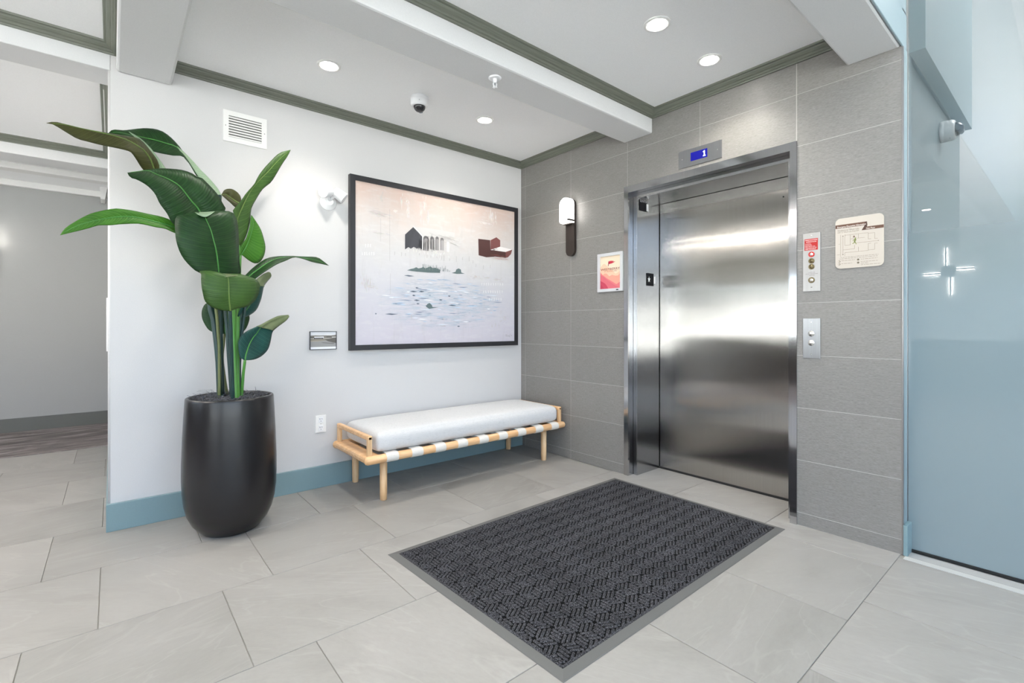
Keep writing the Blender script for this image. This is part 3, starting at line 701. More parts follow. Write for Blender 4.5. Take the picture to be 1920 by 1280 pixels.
# ---------------------------------------------------------------- things on the white wall
vt = empty('wall_vent', (-2.3815,0,2.429), 'white louvred air vent grille high on the white wall above plant', 'vent')
x0, x1, z0, z1, f = -2.508, -2.255, 2.329, 2.527, .031
for nm, P in (('frame_rail', [(x0,z1),(x1,z1),(x1-f,z1-f),(x0+f,z1-f)]), ('frame_rail', [(x0,z0),(x1,z0),(x1-f,z0+f),(x0+f,z0+f)]), ('frame_stile', [(x0,z0),(x0,z1),(x0+f,z1-f),(x0+f,z0+f)]), ('frame_stile', [(x1,z0),(x1,z1),(x1-f,z1-f),(x1-f,z0+f)])):
    keep(MB().prism(P, lambda a, z, d: (a, d, z), -.007, -.0005).build(nm, 'white_trim'), vt)
keep(box('backing', x0+f-.002, x1-f+.002, -.0018, -.0004, z0+f-.002, z1-f+.002, 'base_dark'), vt)
for i in range(8):
    zc = z0+f+.0085+i*.0170
    keep(MB().prism([(-.0068,zc-.0066),(-.0055,zc-.0070),(-.0022,zc+.0030),(-.0034,zc+.0036)], lambda a, z, d: (d, a, z), x0+f, x1-f).build('slat', 'white_trim'), vt)
for xx in (x0+.014, x1-.014): keep(MB().lathe([(.0035,0),(.003,.0012)], (xx,-.007,2.428), (0,-1,0), 8).build('screw', 'steel_plate_bright'), vt)
# large painting
pt = empty('framed_painting', (-.885,0,1.62), 'large framed painting of dark barn and red barn above misty water over bench', 'painting')
X0, X1, Z0, Z1, f = -1.702, -.072, .968, 2.274, .040
fny = lambda a, z, d: (a, d, z)
for nm, P in (('frame_rail', [(X0,Z1),(X1,Z1),(X1-f,Z1-f),(X0+f,Z1-f)]), ('frame_rail', [(X0,Z0),(X1,Z0),(X1-f,Z0+f),(X0+f,Z0+f)]), ('frame_stile', [(X0,Z0),(X0,Z1),(X0+f,Z1-f),(X0+f,Z0+f)]), ('frame_stile', [(X1,Z0),(X1,Z1),(X1-f,Z1-f),(X1-f,Z0+f)])):
    keep(MB().prism(P, fny, -.040, -.002).build(nm, 'frame_black'), pt)
keep(box('canvas', X0+f-.001, X1-f+.001, -.030, -.003, Z0+f-.001, Z1-f+.001, 'canvas'), pt)
LEAVES = [
 ('olive',[(-2.888,-0.38,1.934),(-2.927,-0.42,1.95),(-2.958,-0.487,1.981),(-2.976,-0.525,1.996),(-2.993,-0.55,1.995),(-3.025,-0.562,1.994),(-3.095,-0.589,1.988),(-3.146,-0.611,1.987),(-3.168,-0.62,1.987),(-3.209,-0.637,2.005),(-3.243,-0.652,2.02),(-3.264,-0.66,2.018)],
  [(-2.871,-0.36,1.942),(-2.894,-0.413,2.004),(-2.918,-0.447,2.033),(-2.94,-0.47,2.045),(-2.983,-0.501,2.057),(-3.025,-0.53,2.058),(-3.095,-0.566,2.052),(-3.158,-0.6,2.043),(-3.21,-0.63,2.036),(-3.264,-0.66,2.018)],
  [(-2.816,-0.35,1.979),(-2.846,-0.369,2.011),(-2.893,-0.4,2.058),(-2.939,-0.43,2.099),(-2.982,-0.453,2.095),(-3.049,-0.49,2.079),(-3.096,-0.523,2.064),(-3.148,-0.563,2.05),(-3.194,-0.6,2.044),(-3.237,-0.637,2.038),(-3.264,-0.66,2.018)]),
 ('pale',[(-2.868,-0.36,1.966),(-2.892,-0.383,2.023),(-2.925,-0.406,2.071),(-2.956,-0.425,2.102),(-2.984,-0.44,2.123)],
  [(-2.848,-0.37,1.968),(-2.872,-0.389,2.015),(-2.912,-0.413,2.067),(-2.948,-0.433,2.102),(-2.984,-0.45,2.12)],
  [(-2.822,-0.36,1.981),(-2.856,-0.379,2.027),(-2.9,-0.403,2.078),(-2.943,-0.423,2.109),(-2.984,-0.44,2.123)]),
 ('dark',[(-2.681,-0.28,2),(-2.739,-0.3,2.086),(-2.794,-0.314,2.081),(-2.848,-0.328,2.077),(-2.89,-0.34,2.078),(-2.927,-0.354,2.097),(-2.959,-0.366,2.113),(-2.998,-0.38,2.116),(-3.049,-0.396,2.109),(-3.061,-0.4,2.11)],
  [(-2.669,-0.27,1.998),(-2.741,-0.27,2.112),(-2.776,-0.27,2.146),(-2.826,-0.281,2.151),(-2.869,-0.291,2.153),(-2.911,-0.3,2.151),(-2.953,-0.328,2.144),(-2.984,-0.35,2.137),(-3.023,-0.375,2.13),(-3.061,-0.4,2.11)],
  [(-2.653,-0.26,2.01),(-2.724,-0.247,2.103),(-2.758,-0.24,2.159),(-2.789,-0.247,2.192),(-2.829,-0.254,2.218),(-2.867,-0.26,2.223),(-2.915,-0.28,2.209),(-2.961,-0.3,2.185),(-3.002,-0.338,2.157),(-3.044,-0.38,2.136),(-3.061,-0.4,2.11)]),
 ('pale',[(-2.561,-0.27,1.879),(-2.618,-0.273,1.941),(-2.675,-0.276,2.001),(-2.705,-0.278,2.051),(-2.738,-0.28,2.089),(-2.761,-0.28,2.129),(-2.772,-0.28,2.147)],
  [(-2.553,-0.26,1.904),(-2.61,-0.263,1.981),(-2.659,-0.266,2.035),(-2.695,-0.268,2.077),(-2.731,-0.27,2.111),(-2.755,-0.276,2.135),(-2.772,-0.28,2.147)],
  [(-2.555,-0.25,1.921),(-2.577,-0.252,1.961),(-2.621,-0.255,2.01),(-2.658,-0.257,2.045),(-2.701,-0.26,2.092),(-2.743,-0.272,2.128),(-2.772,-0.28,2.147)]),
 ('dark',[(-2.736,-0.42,1.635),(-2.805,-0.45,1.687),(-2.829,-0.463,1.73),(-2.862,-0.478,1.777),(-2.88,-0.49,1.816),(-2.903,-0.5,1.843),(-2.929,-0.517,1.858),(-2.959,-0.536,1.867),(-2.98,-0.548,1.868),(-2.992,-0.56,1.886)],
  [(-2.661,-0.37,1.73),(-2.677,-0.38,1.779),(-2.696,-0.391,1.807),(-2.714,-0.399,1.823),(-2.745,-0.415,1.861),(-2.775,-0.43,1.893),(-2.805,-0.446,1.907),(-2.838,-0.463,1.916),(-2.875,-0.481,1.921),(-2.911,-0.5,1.928),(-2.951,-0.529,1.908),(-2.992,-0.56,1.886)],
  [(-2.596,-0.35,1.767),(-2.548,-0.35,1.811),(-2.568,-0.357,1.856),(-2.598,-0.365,1.904),(-2.667,-0.38,1.967),(-2.683,-0.385,1.965),(-2.714,-0.396,1.98),(-2.759,-0.41,1.985),(-2.813,-0.433,1.975),(-2.86,-0.455,1.961),(-2.915,-0.48,1.936),(-2.955,-0.521,1.908),(-2.992,-0.56,1.886)]),
 ('bright',[(-2.775,-0.43,1.635),(-2.802,-0.44,1.641),(-2.838,-0.459,1.653),(-2.875,-0.478,1.652),(-2.92,-0.501,1.655),(-2.955,-0.52,1.653),(-3.017,-0.554,1.636),(-3.056,-0.577,1.622),(-3.095,-0.6,1.613),(-3.128,-0.625,1.592),(-3.156,-0.647,1.575),(-3.19,-0.675,1.555),(-3.219,-0.7,1.538)],
  [(-2.774,-0.41,1.667),(-2.796,-0.421,1.671),(-2.827,-0.437,1.678),(-2.856,-0.452,1.68),(-2.928,-0.49,1.686),(-2.971,-0.513,1.685),(-3.009,-0.534,1.677),(-3.049,-0.557,1.663),(-3.087,-0.58,1.645),(-3.121,-0.607,1.626),(-3.156,-0.637,1.603),(-3.19,-0.669,1.572),(-3.219,-0.7,1.538)],
  [(-2.784,-0.42,1.695),(-2.801,-0.428,1.7),(-2.818,-0.437,1.708),(-2.86,-0.458,1.715),(-2.904,-0.48,1.715),(-2.963,-0.508,1.717),(-3.013,-0.533,1.714),(-3.033,-0.544,1.711),(-3.064,-0.56,1.698),(-3.11,-0.591,1.672),(-3.139,-0.613,1.649),(-3.174,-0.642,1.612),(-3.204,-0.67,1.575),(-3.219,-0.7,1.538)]),
 ('dark',[(-2.622,-0.56,1.423),(-2.699,-0.6,1.421),(-2.738,-0.605,1.446),(-2.78,-0.612,1.499),(-2.804,-0.62,1.57),(-2.808,-0.596,1.654),(-2.805,-0.587,1.687),(-2.793,-0.58,1.71),(-2.765,-0.558,1.714),(-2.717,-0.52,1.749),(-2.676,-0.5,1.754)],
  [(-2.609,-0.53,1.41),(-2.616,-0.549,1.481),(-2.629,-0.57,1.557),(-2.641,-0.573,1.608),(-2.652,-0.576,1.652),(-2.667,-0.578,1.689),(-2.678,-0.58,1.716),(-2.673,-0.532,1.739),(-2.671,-0.5,1.753)],
  [(-2.587,-0.52,1.419),(-2.5,-0.48,1.438),(-2.501,-0.473,1.512),(-2.502,-0.465,1.59),(-2.502,-0.46,1.64),(-2.508,-0.47,1.708),(-2.515,-0.475,1.741),(-2.53,-0.48,1.773),(-2.552,-0.485,1.783),(-2.595,-0.494,1.774),(-2.625,-0.5,1.765),(-2.668,-0.5,1.754)]),
 ('mid',[(-2.575,-0.63,1.229),(-2.62,-0.645,1.232),(-2.661,-0.66,1.248),(-2.68,-0.665,1.263),(-2.692,-0.669,1.281),(-2.699,-0.674,1.312),(-2.705,-0.68,1.343),(-2.706,-0.667,1.388),(-2.704,-0.66,1.413),(-2.705,-0.6,1.433),(-2.683,-0.582,1.421),(-2.653,-0.56,1.419)],
  [(-2.571,-0.63,1.228),(-2.578,-0.647,1.267),(-2.585,-0.67,1.317),(-2.585,-0.665,1.363),(-2.587,-0.661,1.396),(-2.589,-0.66,1.407),(-2.577,-0.57,1.423)],
  [(-2.565,-0.62,1.232),(-2.53,-0.62,1.246),(-2.501,-0.62,1.251),(-2.471,-0.62,1.268),(-2.446,-0.62,1.299),(-2.433,-0.62,1.334),(-2.428,-0.612,1.372),(-2.437,-0.606,1.399),(-2.46,-0.6,1.412),(-2.489,-0.59,1.421),(-2.517,-0.58,1.425),(-2.545,-0.57,1.427)]),
 ('mid',[(-2.49,-0.38,1.581),(-2.495,-0.371,1.682),(-2.497,-0.365,1.755),(-2.509,-0.362,1.79),(-2.514,-0.36,1.815),(-2.491,-0.348,1.853),(-2.466,-0.336,1.889),(-2.441,-0.323,1.933),(-2.412,-0.31,1.975),(-2.39,-0.301,2.007),(-2.367,-0.288,2.06),(-2.336,-0.275,2.112),(-2.298,-0.26,2.166),(-2.235,-0.238,2.245),(-2.163,-0.22,2.288)],
  [(-2.482,-0.35,1.585),(-2.487,-0.34,1.702),(-2.489,-0.336,1.761),(-2.482,-0.333,1.792),(-2.467,-0.33,1.831),(-2.44,-0.315,1.898),(-2.41,-0.301,1.962),(-2.388,-0.292,1.998),(-2.351,-0.28,2.05),(-2.306,-0.266,2.107),(-2.267,-0.253,2.163),(-2.224,-0.24,2.219),(-2.163,-0.22,2.288)],
  [(-2.475,-0.33,1.588),(-2.454,-0.322,1.643),(-2.433,-0.315,1.698),(-2.417,-0.306,1.761),(-2.41,-0.3,1.808),(-2.409,-0.295,1.832),(-2.401,-0.287,1.868),(-2.378,-0.277,1.916),(-2.337,-0.26,1.992),(-2.288,-0.248,2.046),(-2.256,-0.237,2.102),(-2.228,-0.227,2.158),(-2.208,-0.22,2.196),(-2.182,-0.22,2.242),(-2.163,-0.22,2.288)]),
 ('bright',[(-2.482,-0.36,1.558),(-2.48,-0.352,1.599),(-2.465,-0.346,1.631),(-2.444,-0.339,1.664),(-2.429,-0.33,1.711),(-2.421,-0.327,1.743),(-2.416,-0.323,1.781),(-2.411,-0.32,1.811)],
  [(-2.47,-0.34,1.567),(-2.442,-0.326,1.614),(-2.419,-0.31,1.671),(-2.406,-0.314,1.724),(-2.4,-0.316,1.762),(-2.404,-0.318,1.791),(-2.409,-0.32,1.811)],
  [(-2.456,-0.33,1.564),(-2.425,-0.311,1.543),(-2.388,-0.29,1.529),(-2.359,-0.285,1.538),(-2.334,-0.278,1.578),(-2.323,-0.27,1.634),(-2.332,-0.27,1.687),(-2.349,-0.27,1.742),(-2.379,-0.296,1.78),(-2.409,-0.32,1.811)]),
 ('olive',[(-2.462,-0.26,1.853),(-2.486,-0.251,1.862),(-2.508,-0.24,1.886),(-2.531,-0.24,1.905),(-2.553,-0.24,1.923)],
  [(-2.454,-0.25,1.886),(-2.478,-0.237,1.899),(-2.508,-0.22,1.924),(-2.529,-0.23,1.933),(-2.553,-0.24,1.925)],
  [(-2.451,-0.25,1.913),(-2.455,-0.239,1.937),(-2.47,-0.226,1.96),(-2.493,-0.21,1.976),(-2.521,-0.221,1.969),(-2.539,-0.23,1.954),(-2.546,-0.235,1.939),(-2.553,-0.24,1.926)]),
 ('dark',[(-2.476,-0.37,1.409),(-2.455,-0.36,1.44),(-2.411,-0.337,1.49),(-2.358,-0.313,1.538),(-2.32,-0.297,1.565),(-2.274,-0.28,1.581),(-2.226,-0.262,1.591),(-2.181,-0.246,1.597),(-2.135,-0.23,1.602),(-2.068,-0.213,1.608),(-1.99,-0.194,1.613),(-1.949,-0.183,1.595),(-1.902,-0.17,1.566)],
  [(-2.458,-0.38,1.402),(-2.423,-0.367,1.449),(-2.366,-0.35,1.499),(-2.321,-0.329,1.535),(-2.274,-0.31,1.563),(-2.226,-0.291,1.579),(-2.185,-0.276,1.587),(-2.143,-0.26,1.594),(-2.074,-0.234,1.592),(-2.002,-0.207,1.592),(-1.902,-0.17,1.566)],
  [(-2.434,-0.42,1.401),(-2.401,-0.42,1.432),(-2.35,-0.4,1.474),(-2.298,-0.38,1.513),(-2.265,-0.361,1.533),(-2.223,-0.337,1.554),(-2.185,-0.316,1.576),(-2.154,-0.3,1.586),(-2.091,-0.266,1.582),(-2.035,-0.236,1.573),(-1.967,-0.202,1.57),(-1.902,-0.17,1.566)]),
 ('blue',[(-2.501,-0.42,1.206),(-2.487,-0.415,1.249),(-2.454,-0.407,1.308),(-2.42,-0.4,1.368),(-2.403,-0.381,1.414),(-2.38,-0.368,1.438),(-2.35,-0.353,1.464),(-2.32,-0.34,1.476)],
  [(-2.481,-0.38,1.2),(-2.434,-0.37,1.266),(-2.399,-0.362,1.327),(-2.371,-0.355,1.388),(-2.349,-0.35,1.427),(-2.31,-0.33,1.469)],
  [(-2.462,-0.35,1.2),(-2.427,-0.338,1.212),(-2.384,-0.32,1.247),(-2.358,-0.313,1.308),(-2.347,-0.308,1.354),(-2.338,-0.304,1.393),(-2.317,-0.3,1.425),(-2.302,-0.318,1.451),(-2.307,-0.33,1.473)]),
 ('dark',[(-2.561,-0.33,1.105),(-2.584,-0.322,1.108),(-2.608,-0.314,1.116),(-2.631,-0.305,1.135),(-2.653,-0.29,1.185),(-2.657,-0.286,1.228),(-2.649,-0.283,1.26),(-2.634,-0.28,1.28),(-2.597,-0.28,1.294)],
  [(-2.543,-0.3,1.104),(-2.542,-0.29,1.164),(-2.539,-0.279,1.23),(-2.535,-0.27,1.282)],
  [(-2.529,-0.33,1.104),(-2.489,-0.316,1.107),(-2.454,-0.304,1.114),(-2.432,-0.294,1.138),(-2.415,-0.28,1.179),(-2.412,-0.278,1.204),(-2.422,-0.276,1.24),(-2.441,-0.273,1.269),(-2.474,-0.27,1.298)]),
 ('blue',[(-2.484,-0.5,0.961),(-2.503,-0.5,0.976),(-2.51,-0.5,1.018),(-2.51,-0.49,1.059),(-2.501,-0.483,1.085),(-2.466,-0.47,1.12),(-2.408,-0.437,1.146),(-2.378,-0.421,1.158),(-2.34,-0.4,1.179),(-2.305,-0.382,1.196),(-2.27,-0.365,1.21),(-2.213,-0.34,1.219)],
  [(-2.477,-0.49,0.959),(-2.471,-0.479,0.987),(-2.458,-0.464,1.022),(-2.443,-0.45,1.056),(-2.425,-0.441,1.085),(-2.407,-0.433,1.106),(-2.378,-0.42,1.146),(-2.347,-0.399,1.164),(-2.315,-0.38,1.178),(-2.261,-0.36,1.195),(-2.207,-0.34,1.213)],
  [(-2.473,-0.49,0.958),(-2.426,-0.46,0.958),(-2.38,-0.43,0.974),(-2.343,-0.413,1.009),(-2.325,-0.397,1.052),(-2.312,-0.38,1.104),(-2.303,-0.373,1.121),(-2.283,-0.364,1.138),(-2.252,-0.35,1.161),(-2.222,-0.344,1.184),(-2.204,-0.34,1.207)]),
 ('pale',[(-2.718,-0.545,1.738),(-2.704,-0.6,1.716),(-2.687,-0.61,1.71),(-2.667,-0.6,1.718),(-2.63,-0.54,1.758)],
  [(-2.717,-0.54,1.74),(-2.697,-0.56,1.732),(-2.679,-0.56,1.732),(-2.66,-0.56,1.738),(-2.63,-0.54,1.758)],
  [(-2.712,-0.5,1.748),(-2.69,-0.496,1.754),(-2.67,-0.49,1.758),(-2.652,-0.494,1.761),(-2.625,-0.502,1.766)]),
 ('fade',[(-2.706,-0.6,1.434),(-2.703,-0.655,1.409),(-2.676,-0.672,1.394),(-2.644,-0.675,1.39),(-2.608,-0.672,1.399),(-2.56,-0.66,1.41),(-2.521,-0.63,1.42)],
  [(-2.706,-0.6,1.434),(-2.693,-0.62,1.416),(-2.665,-0.63,1.408),(-2.635,-0.63,1.408),(-2.598,-0.63,1.413),(-2.554,-0.62,1.419),(-2.52,-0.62,1.422)],
  [(-2.706,-0.6,1.434),(-2.683,-0.58,1.423),(-2.654,-0.57,1.423),(-2.622,-0.56,1.427),(-2.587,-0.56,1.428),(-2.547,-0.58,1.426),(-2.518,-0.61,1.423)]),
 ('fade',[(-2.415,-0.46,1.407),(-2.407,-0.44,1.422),(-2.374,-0.4,1.447),(-2.331,-0.36,1.474),(-2.312,-0.345,1.473)],
  [(-2.389,-0.44,1.381),(-2.376,-0.41,1.41),(-2.351,-0.38,1.436),(-2.322,-0.355,1.46),(-2.31,-0.345,1.466)],
  [(-2.353,-0.38,1.383),(-2.35,-0.37,1.399),(-2.329,-0.35,1.424),(-2.308,-0.34,1.448),(-2.306,-0.34,1.461)]),
 ('fade',[(-2.416,-0.474,1.148),(-2.385,-0.45,1.16),(-2.342,-0.41,1.181),(-2.305,-0.382,1.198),(-2.269,-0.364,1.212),(-2.21,-0.345,1.219)],
  [(-2.376,-0.44,1.138),(-2.35,-0.415,1.158),(-2.316,-0.388,1.175),(-2.28,-0.372,1.189),(-2.246,-0.36,1.203),(-2.207,-0.345,1.214)],
  [(-2.306,-0.386,1.121),(-2.295,-0.378,1.133),(-2.277,-0.37,1.146),(-2.251,-0.36,1.163),(-2.222,-0.352,1.186),(-2.205,-0.345,1.208)]),
]
STEMS = [
 ('stem_dark',0.016,0.012,[(-2.583,-0.4,0.773),(-2.588,-0.387,0.924),(-2.595,-0.378,1.037),(-2.606,-0.369,1.149),(-2.614,-0.364,1.213),(-2.625,-0.36,1.255),(-2.631,-0.36,1.362),(-2.661,-0.36,1.48),(-2.723,-0.36,1.68),(-2.811,-0.36,1.926)]),
 ('stem_dark',0.014,0.01,[(-2.569,-0.38,0.77),(-2.574,-0.37,0.922),(-2.575,-0.362,1.036),(-2.575,-0.354,1.149),(-2.576,-0.349,1.235),(-2.579,-0.34,1.366),(-2.578,-0.316,1.552),(-2.572,-0.292,1.741),(-2.566,-0.27,1.913)]),
 ('stem_olive',0.008,0.007,[(-2.591,-0.42,0.776),(-2.589,-0.416,0.94),(-2.591,-0.413,1.052),(-2.597,-0.41,1.149),(-2.603,-0.408,1.233),(-2.617,-0.404,1.346),(-2.641,-0.4,1.507),(-2.656,-0.38,1.656)]),
 ('stem_dark',0.008,0.008,[(-2.537,-0.47,0.776),(-2.55,-0.473,0.914),(-2.558,-0.476,1.039),(-2.562,-0.478,1.122),(-2.572,-0.48,1.232),(-2.569,-0.496,1.299),(-2.595,-0.517,1.383),(-2.61,-0.53,1.433)]),
 ('stem_dark',0.01,0.009,[(-2.54,-0.52,0.779),(-2.551,-0.553,0.92),(-2.56,-0.583,1.042),(-2.567,-0.61,1.149),(-2.573,-0.63,1.229)]),
 ('stem_green',0.013,0.01,[(-2.521,-0.5,0.766),(-2.524,-0.483,0.872),(-2.526,-0.462,1.01),(-2.527,-0.445,1.121),(-2.522,-0.428,1.234),(-2.518,-0.408,1.365),(-2.492,-0.38,1.553),(-2.488,-0.36,1.617)]),
 ('stem_green',0.012,0.009,[(-2.51,-0.48,0.763),(-2.509,-0.461,0.869),(-2.505,-0.436,1.008),(-2.5,-0.416,1.121),(-2.493,-0.396,1.235),(-2.485,-0.373,1.369),(-2.479,-0.352,1.495),(-2.474,-0.34,1.565)]),
 ('stem_dark',0.009,0.007,[(-2.492,-0.44,0.766),(-2.493,-0.429,0.908),(-2.485,-0.42,1.021),(-2.474,-0.411,1.135),(-2.46,-0.402,1.25),(-2.454,-0.396,1.323),(-2.445,-0.39,1.401)]),
 ('stem_dark',0.009,0.007,[(-2.496,-0.42,0.764),(-2.496,-0.414,0.907),(-2.491,-0.409,1.021),(-2.485,-0.404,1.135),(-2.484,-0.401,1.199),(-2.479,-0.4,1.214)]),
 ('stem_green',0.009,0.007,[(-2.489,-0.45,0.773),(-2.482,-0.472,0.875),(-2.477,-0.487,0.946),(-2.477,-0.49,0.96)]),
 ('stem_olive',0.008,0.006,[(-2.537,-0.36,0.765),(-2.561,-0.334,0.941),(-2.553,-0.318,1.048),(-2.547,-0.31,1.104)]),
 ('stem_dark',0.007,0.006,[(-2.522,-0.4,0.768),(-2.525,-0.38,0.942),(-2.517,-0.368,1.049),(-2.495,-0.353,1.178),(-2.482,-0.324,1.435),(-2.467,-0.3,1.659),(-2.463,-0.25,1.874)]),
 ('stem_dark',0.007,0.006,[(-2.563,-0.36,0.767),(-2.572,-0.372,0.944),(-2.582,-0.379,1.05),(-2.594,-0.387,1.177),(-2.615,-0.396,1.302),(-2.655,-0.409,1.476),(-2.717,-0.42,1.613),(-2.788,-0.42,1.676)]),
]
ART = {
 'gable': [(-1.254,1.88),(-1.182,1.949),(-1.098,1.884),(-1.101,1.777),(-1.127,1.79),(-1.148,1.778),(-1.176,1.79),(-1.203,1.772),(-1.224,1.783),(-1.254,1.761)],
 'roof': [(-1.182,1.949),(-1.077,1.958),(-0.784,1.954),(-0.784,1.914),(-0.93,1.899),(-1.091,1.873)],
 'trimg': [(-1.182,1.953),(-1.176,1.954),(-1.091,1.885),(-1.094,1.777),(-1.101,1.777),(-1.1,1.882)],
 'arches': [((-1.065,1.831),35,80),((-1.006,1.84),20,72),((-0.959,1.842),20,76),((-0.911,1.842),22,70),((-0.854,1.835),20,70)],
 'redfront': [(-0.534,1.93),(-0.401,1.933),(-0.397,1.846),(-0.219,1.843),(-0.219,1.788),(-0.338,1.788),(-0.445,1.773),(-0.531,1.783)],
 'redgable': [(-0.397,1.933),(-0.329,1.968),(-0.284,1.945),(-0.284,1.886),(-0.397,1.846)],
 'redroof': [(-0.397,1.845),(-0.284,1.886),(-0.138,1.874),(-0.219,1.843)],
 'redside': [(-0.219,1.843),(-0.138,1.874),(-0.154,1.83),(-0.191,1.796),(-0.219,1.788)],
 'shrub': [(-1.237,1.596),(-1.203,1.609),(-1.176,1.616),(-1.155,1.627),(-1.134,1.619),(-1.105,1.626),(-1.091,1.635),(-1.07,1.624),(-1.041,1.636),(-1.019,1.643),(-1.004,1.631),(-0.975,1.636),(-0.953,1.63),(-0.93,1.624),(-0.93,1.597),(-1.048,1.591),(-1.162,1.592)],
 'shrub2': [(-0.815,1.604),(-0.776,1.617),(-0.768,1.638),(-0.744,1.649),(-0.721,1.641),(-0.716,1.615),(-0.68,1.608),(-0.76,1.6)],
 'bush': [(-1.065,1.311),(-1.054,1.33),(-1.031,1.34),(-1.01,1.325),(-1.004,1.308),(-0.945,1.307),(-1.004,1.298),(-1.034,1.292)],
 'dash': [((-1.148,1.359),40),((-0.808,1.327),55),((-1.37,1.243),75),((-1.138,1.331),22),((-0.923,1.37),25),((-0.839,1.405),20),((-0.744,1.147),20),((-1.499,1.244),10),((-1.217,1.553),60),((-1.176,1.429),45),((-1.105,1.432),35),((-1.148,1.459),20),((-1.176,1.397),20)],
 'posts': [(-1.344,1.721),(-1.285,1.721),(-1.251,1.721),(-1.127,1.736),(-1.055,1.724),(-1.019,1.725),(-0.96,1.736),(-0.915,1.724),(-0.892,1.724),(-0.836,1.716),(-0.768,1.727),(-0.704,1.737),(-0.634,1.742),(-0.593,1.719),(-0.561,1.688),(-0.478,1.681),(-0.401,1.694)],
 'smudge': [((-1.472,2.011),95,30),((-1.472,1.867),80,14),((-1.447,2.14),20,60),((-1.571,1.478),60,70),((-1.54,1.45),50,20),((-0.564,1.585),70,22),((-0.445,1.588),60,22),((-0.32,1.582),70,22),((-0.275,1.274),14,25),((-0.229,1.224),45,25),((-0.266,1.198),30,16),((-0.378,1.145),10,25),((-0.338,1.159),8,30),((-0.298,1.152),8,25),((-0.892,1.204),10,30),((-1.196,1.22),10,25),((-0.907,1.149),50,8)],
 'white': [((-1.287,2.146),12,60),((-1.231,2.14),20,30),((-1.228,2.054),22,50),((-1.112,2.084),20,80),((-1.077,2.153),22,55),((-1.338,2.052),35,12),((-1.048,2.056),12,60),((-0.392,2.152),40,70),((-0.445,2.082),60,20),((-0.338,2.139),12,50)],
 'letters': [((-0.496,1.527),),((-0.471,1.528),),((-0.445,1.529),),((-0.418,1.531),),((-0.392,1.532),),((-0.365,1.534),),((-0.338,1.535),),((-0.311,1.537),),((-0.284,1.538),),((-0.256,1.54),),((-0.475,1.458),),((-0.449,1.459),),((-0.423,1.461),),((-0.396,1.462),),((-0.37,1.463),),((-0.343,1.464),),((-0.316,1.465),),((-0.288,1.467),),((-0.261,1.468),),((-0.409,1.394),),((-0.383,1.395),),((-0.356,1.396),),((-0.329,1.397),),((-0.302,1.398),),((-0.275,1.399),),((-1.607,1.694),),((-1.589,1.695),),((-1.571,1.697),),((-1.553,1.699),),((-1.534,1.701),),((-1.516,1.702),),((-1.58,1.757),),((-1.562,1.759),),((-1.544,1.761),)],
 'bounds': [(-1.651,-0.03,2.231),(-0.115,-0.03,2.241),(-0.121,-0.03,1.008),(-1.658,-0.03,1.005)],
}

ik = Ink(lambda a, z, d: (a, -.0302-d, z), .00012); rr = random.Random(11); U_ = .00152
def soft(cx_, cz_, wd, h, col, n, lay, vert=False, spread=1.):
    for i in range(n):
        a = cx_+rr.gauss(0, .28)*wd*spread; z = cz_+rr.gauss(0, .28)*h*spread
        if vert: w_, h_ = rr.uniform(.0012,.0035), h*rr.uniform(.25,.6)
        else: w_, h_ = wd*rr.uniform(.15,.45), rr.uniform(.0015,.004)
        c = tuple(min(255, max(0, q+rr.uniform(-9,9))) for q in col)
        ik.poly([(a-w_/2,z),(a-w_*.2,z+h_/2),(a+w_/2,z+h_*.1),(a+w_*.2,z-h_/2)], c, lay+i % 5)
S_ = lambda q: q*U_
for (x_, z_), w_, h_ in ART['smudge']: soft(x_, z_, S_(w_), S_(h_)*.9, (190,184,182) if h_ > 12 else (176,172,172), int(8+w_*h_/90), 1, vert=h_ > w_)
for (x_, z_), w_, h_ in ART['white']: soft(x_, z_, S_(w_), S_(h_), (226,222,219), int(10+w_*h_/60), 6, vert=h_ > w_)
ik.poly(ART['roof'], (206,203,201), 12)
for i in range(26):
    t = i/26.; a = -1.06+rr.uniform(0,.26); z = 1.925-rr.uniform(0,.07)-.0*(a+1.06)
    ik.line(a, z, a+rr.uniform(.03,.09), z-rr.uniform(.005,.02), rr.uniform(.002,.004), (220,217,214) if rr.random() > .4 else (186,183,181), 13)
ik.poly(ART['gable'], (66,66,72), 14)
for i in range(40):
    a = rr.uniform(-1.135,-.985); h = rr.uniform(.05,.12); z = 1.765+rr.uniform(0,.03); ik.line(a, z, a+rr.uniform(-.002,.002), z+h, .002, (52,52,58) if rr.random() > .5 else (86,85,90), 15)
ik.poly(ART['trimg'], (238,236,234), 16)
for i, ((x_, z_), w_, h_) in enumerate(ART['arches']):
    c = [(104,100,100),(120,116,116),(112,108,108),(126,122,122),(204,200,199)][i]
    P = capsule(x_-S_(w_)/2, x_+S_(w_)/2, z_-S_(h_)/2, z_+S_(h_)/2, True, False, 8); ik.poly(P, c, 14)
    P = capsule(x_-S_(w_)/2+.006, x_+S_(w_)/2-.002, z_-S_(h_)/2, z_+S_(h_)/2-.02, True, False, 8); ik.poly(P, tuple(q+45 for q in c), 15)
soft(-.99, 1.755, .28, .06, (232,230,228), 60, 17, vert=True)
ik.poly(ART['redfront'], (78,46,43), 12); ik.poly(ART['redgable'], (122,72,70), 13); ik.poly(ART['redroof'], (236,231,229), 14); ik.poly(ART['redside'], (118,72,68), 13)
soft(-.36, 1.85, .10, .05, (72,38,38), 24, 15); soft(-.28, 1.80, .14, .02, (120,70,64), 20, 15)
soft(-.27, 1.775, .20, .02, (196,176,170), 26, 18)
for P in ('shrub','shrub2','bush'): ik.poly(ART[P], (92,108,108), 12)
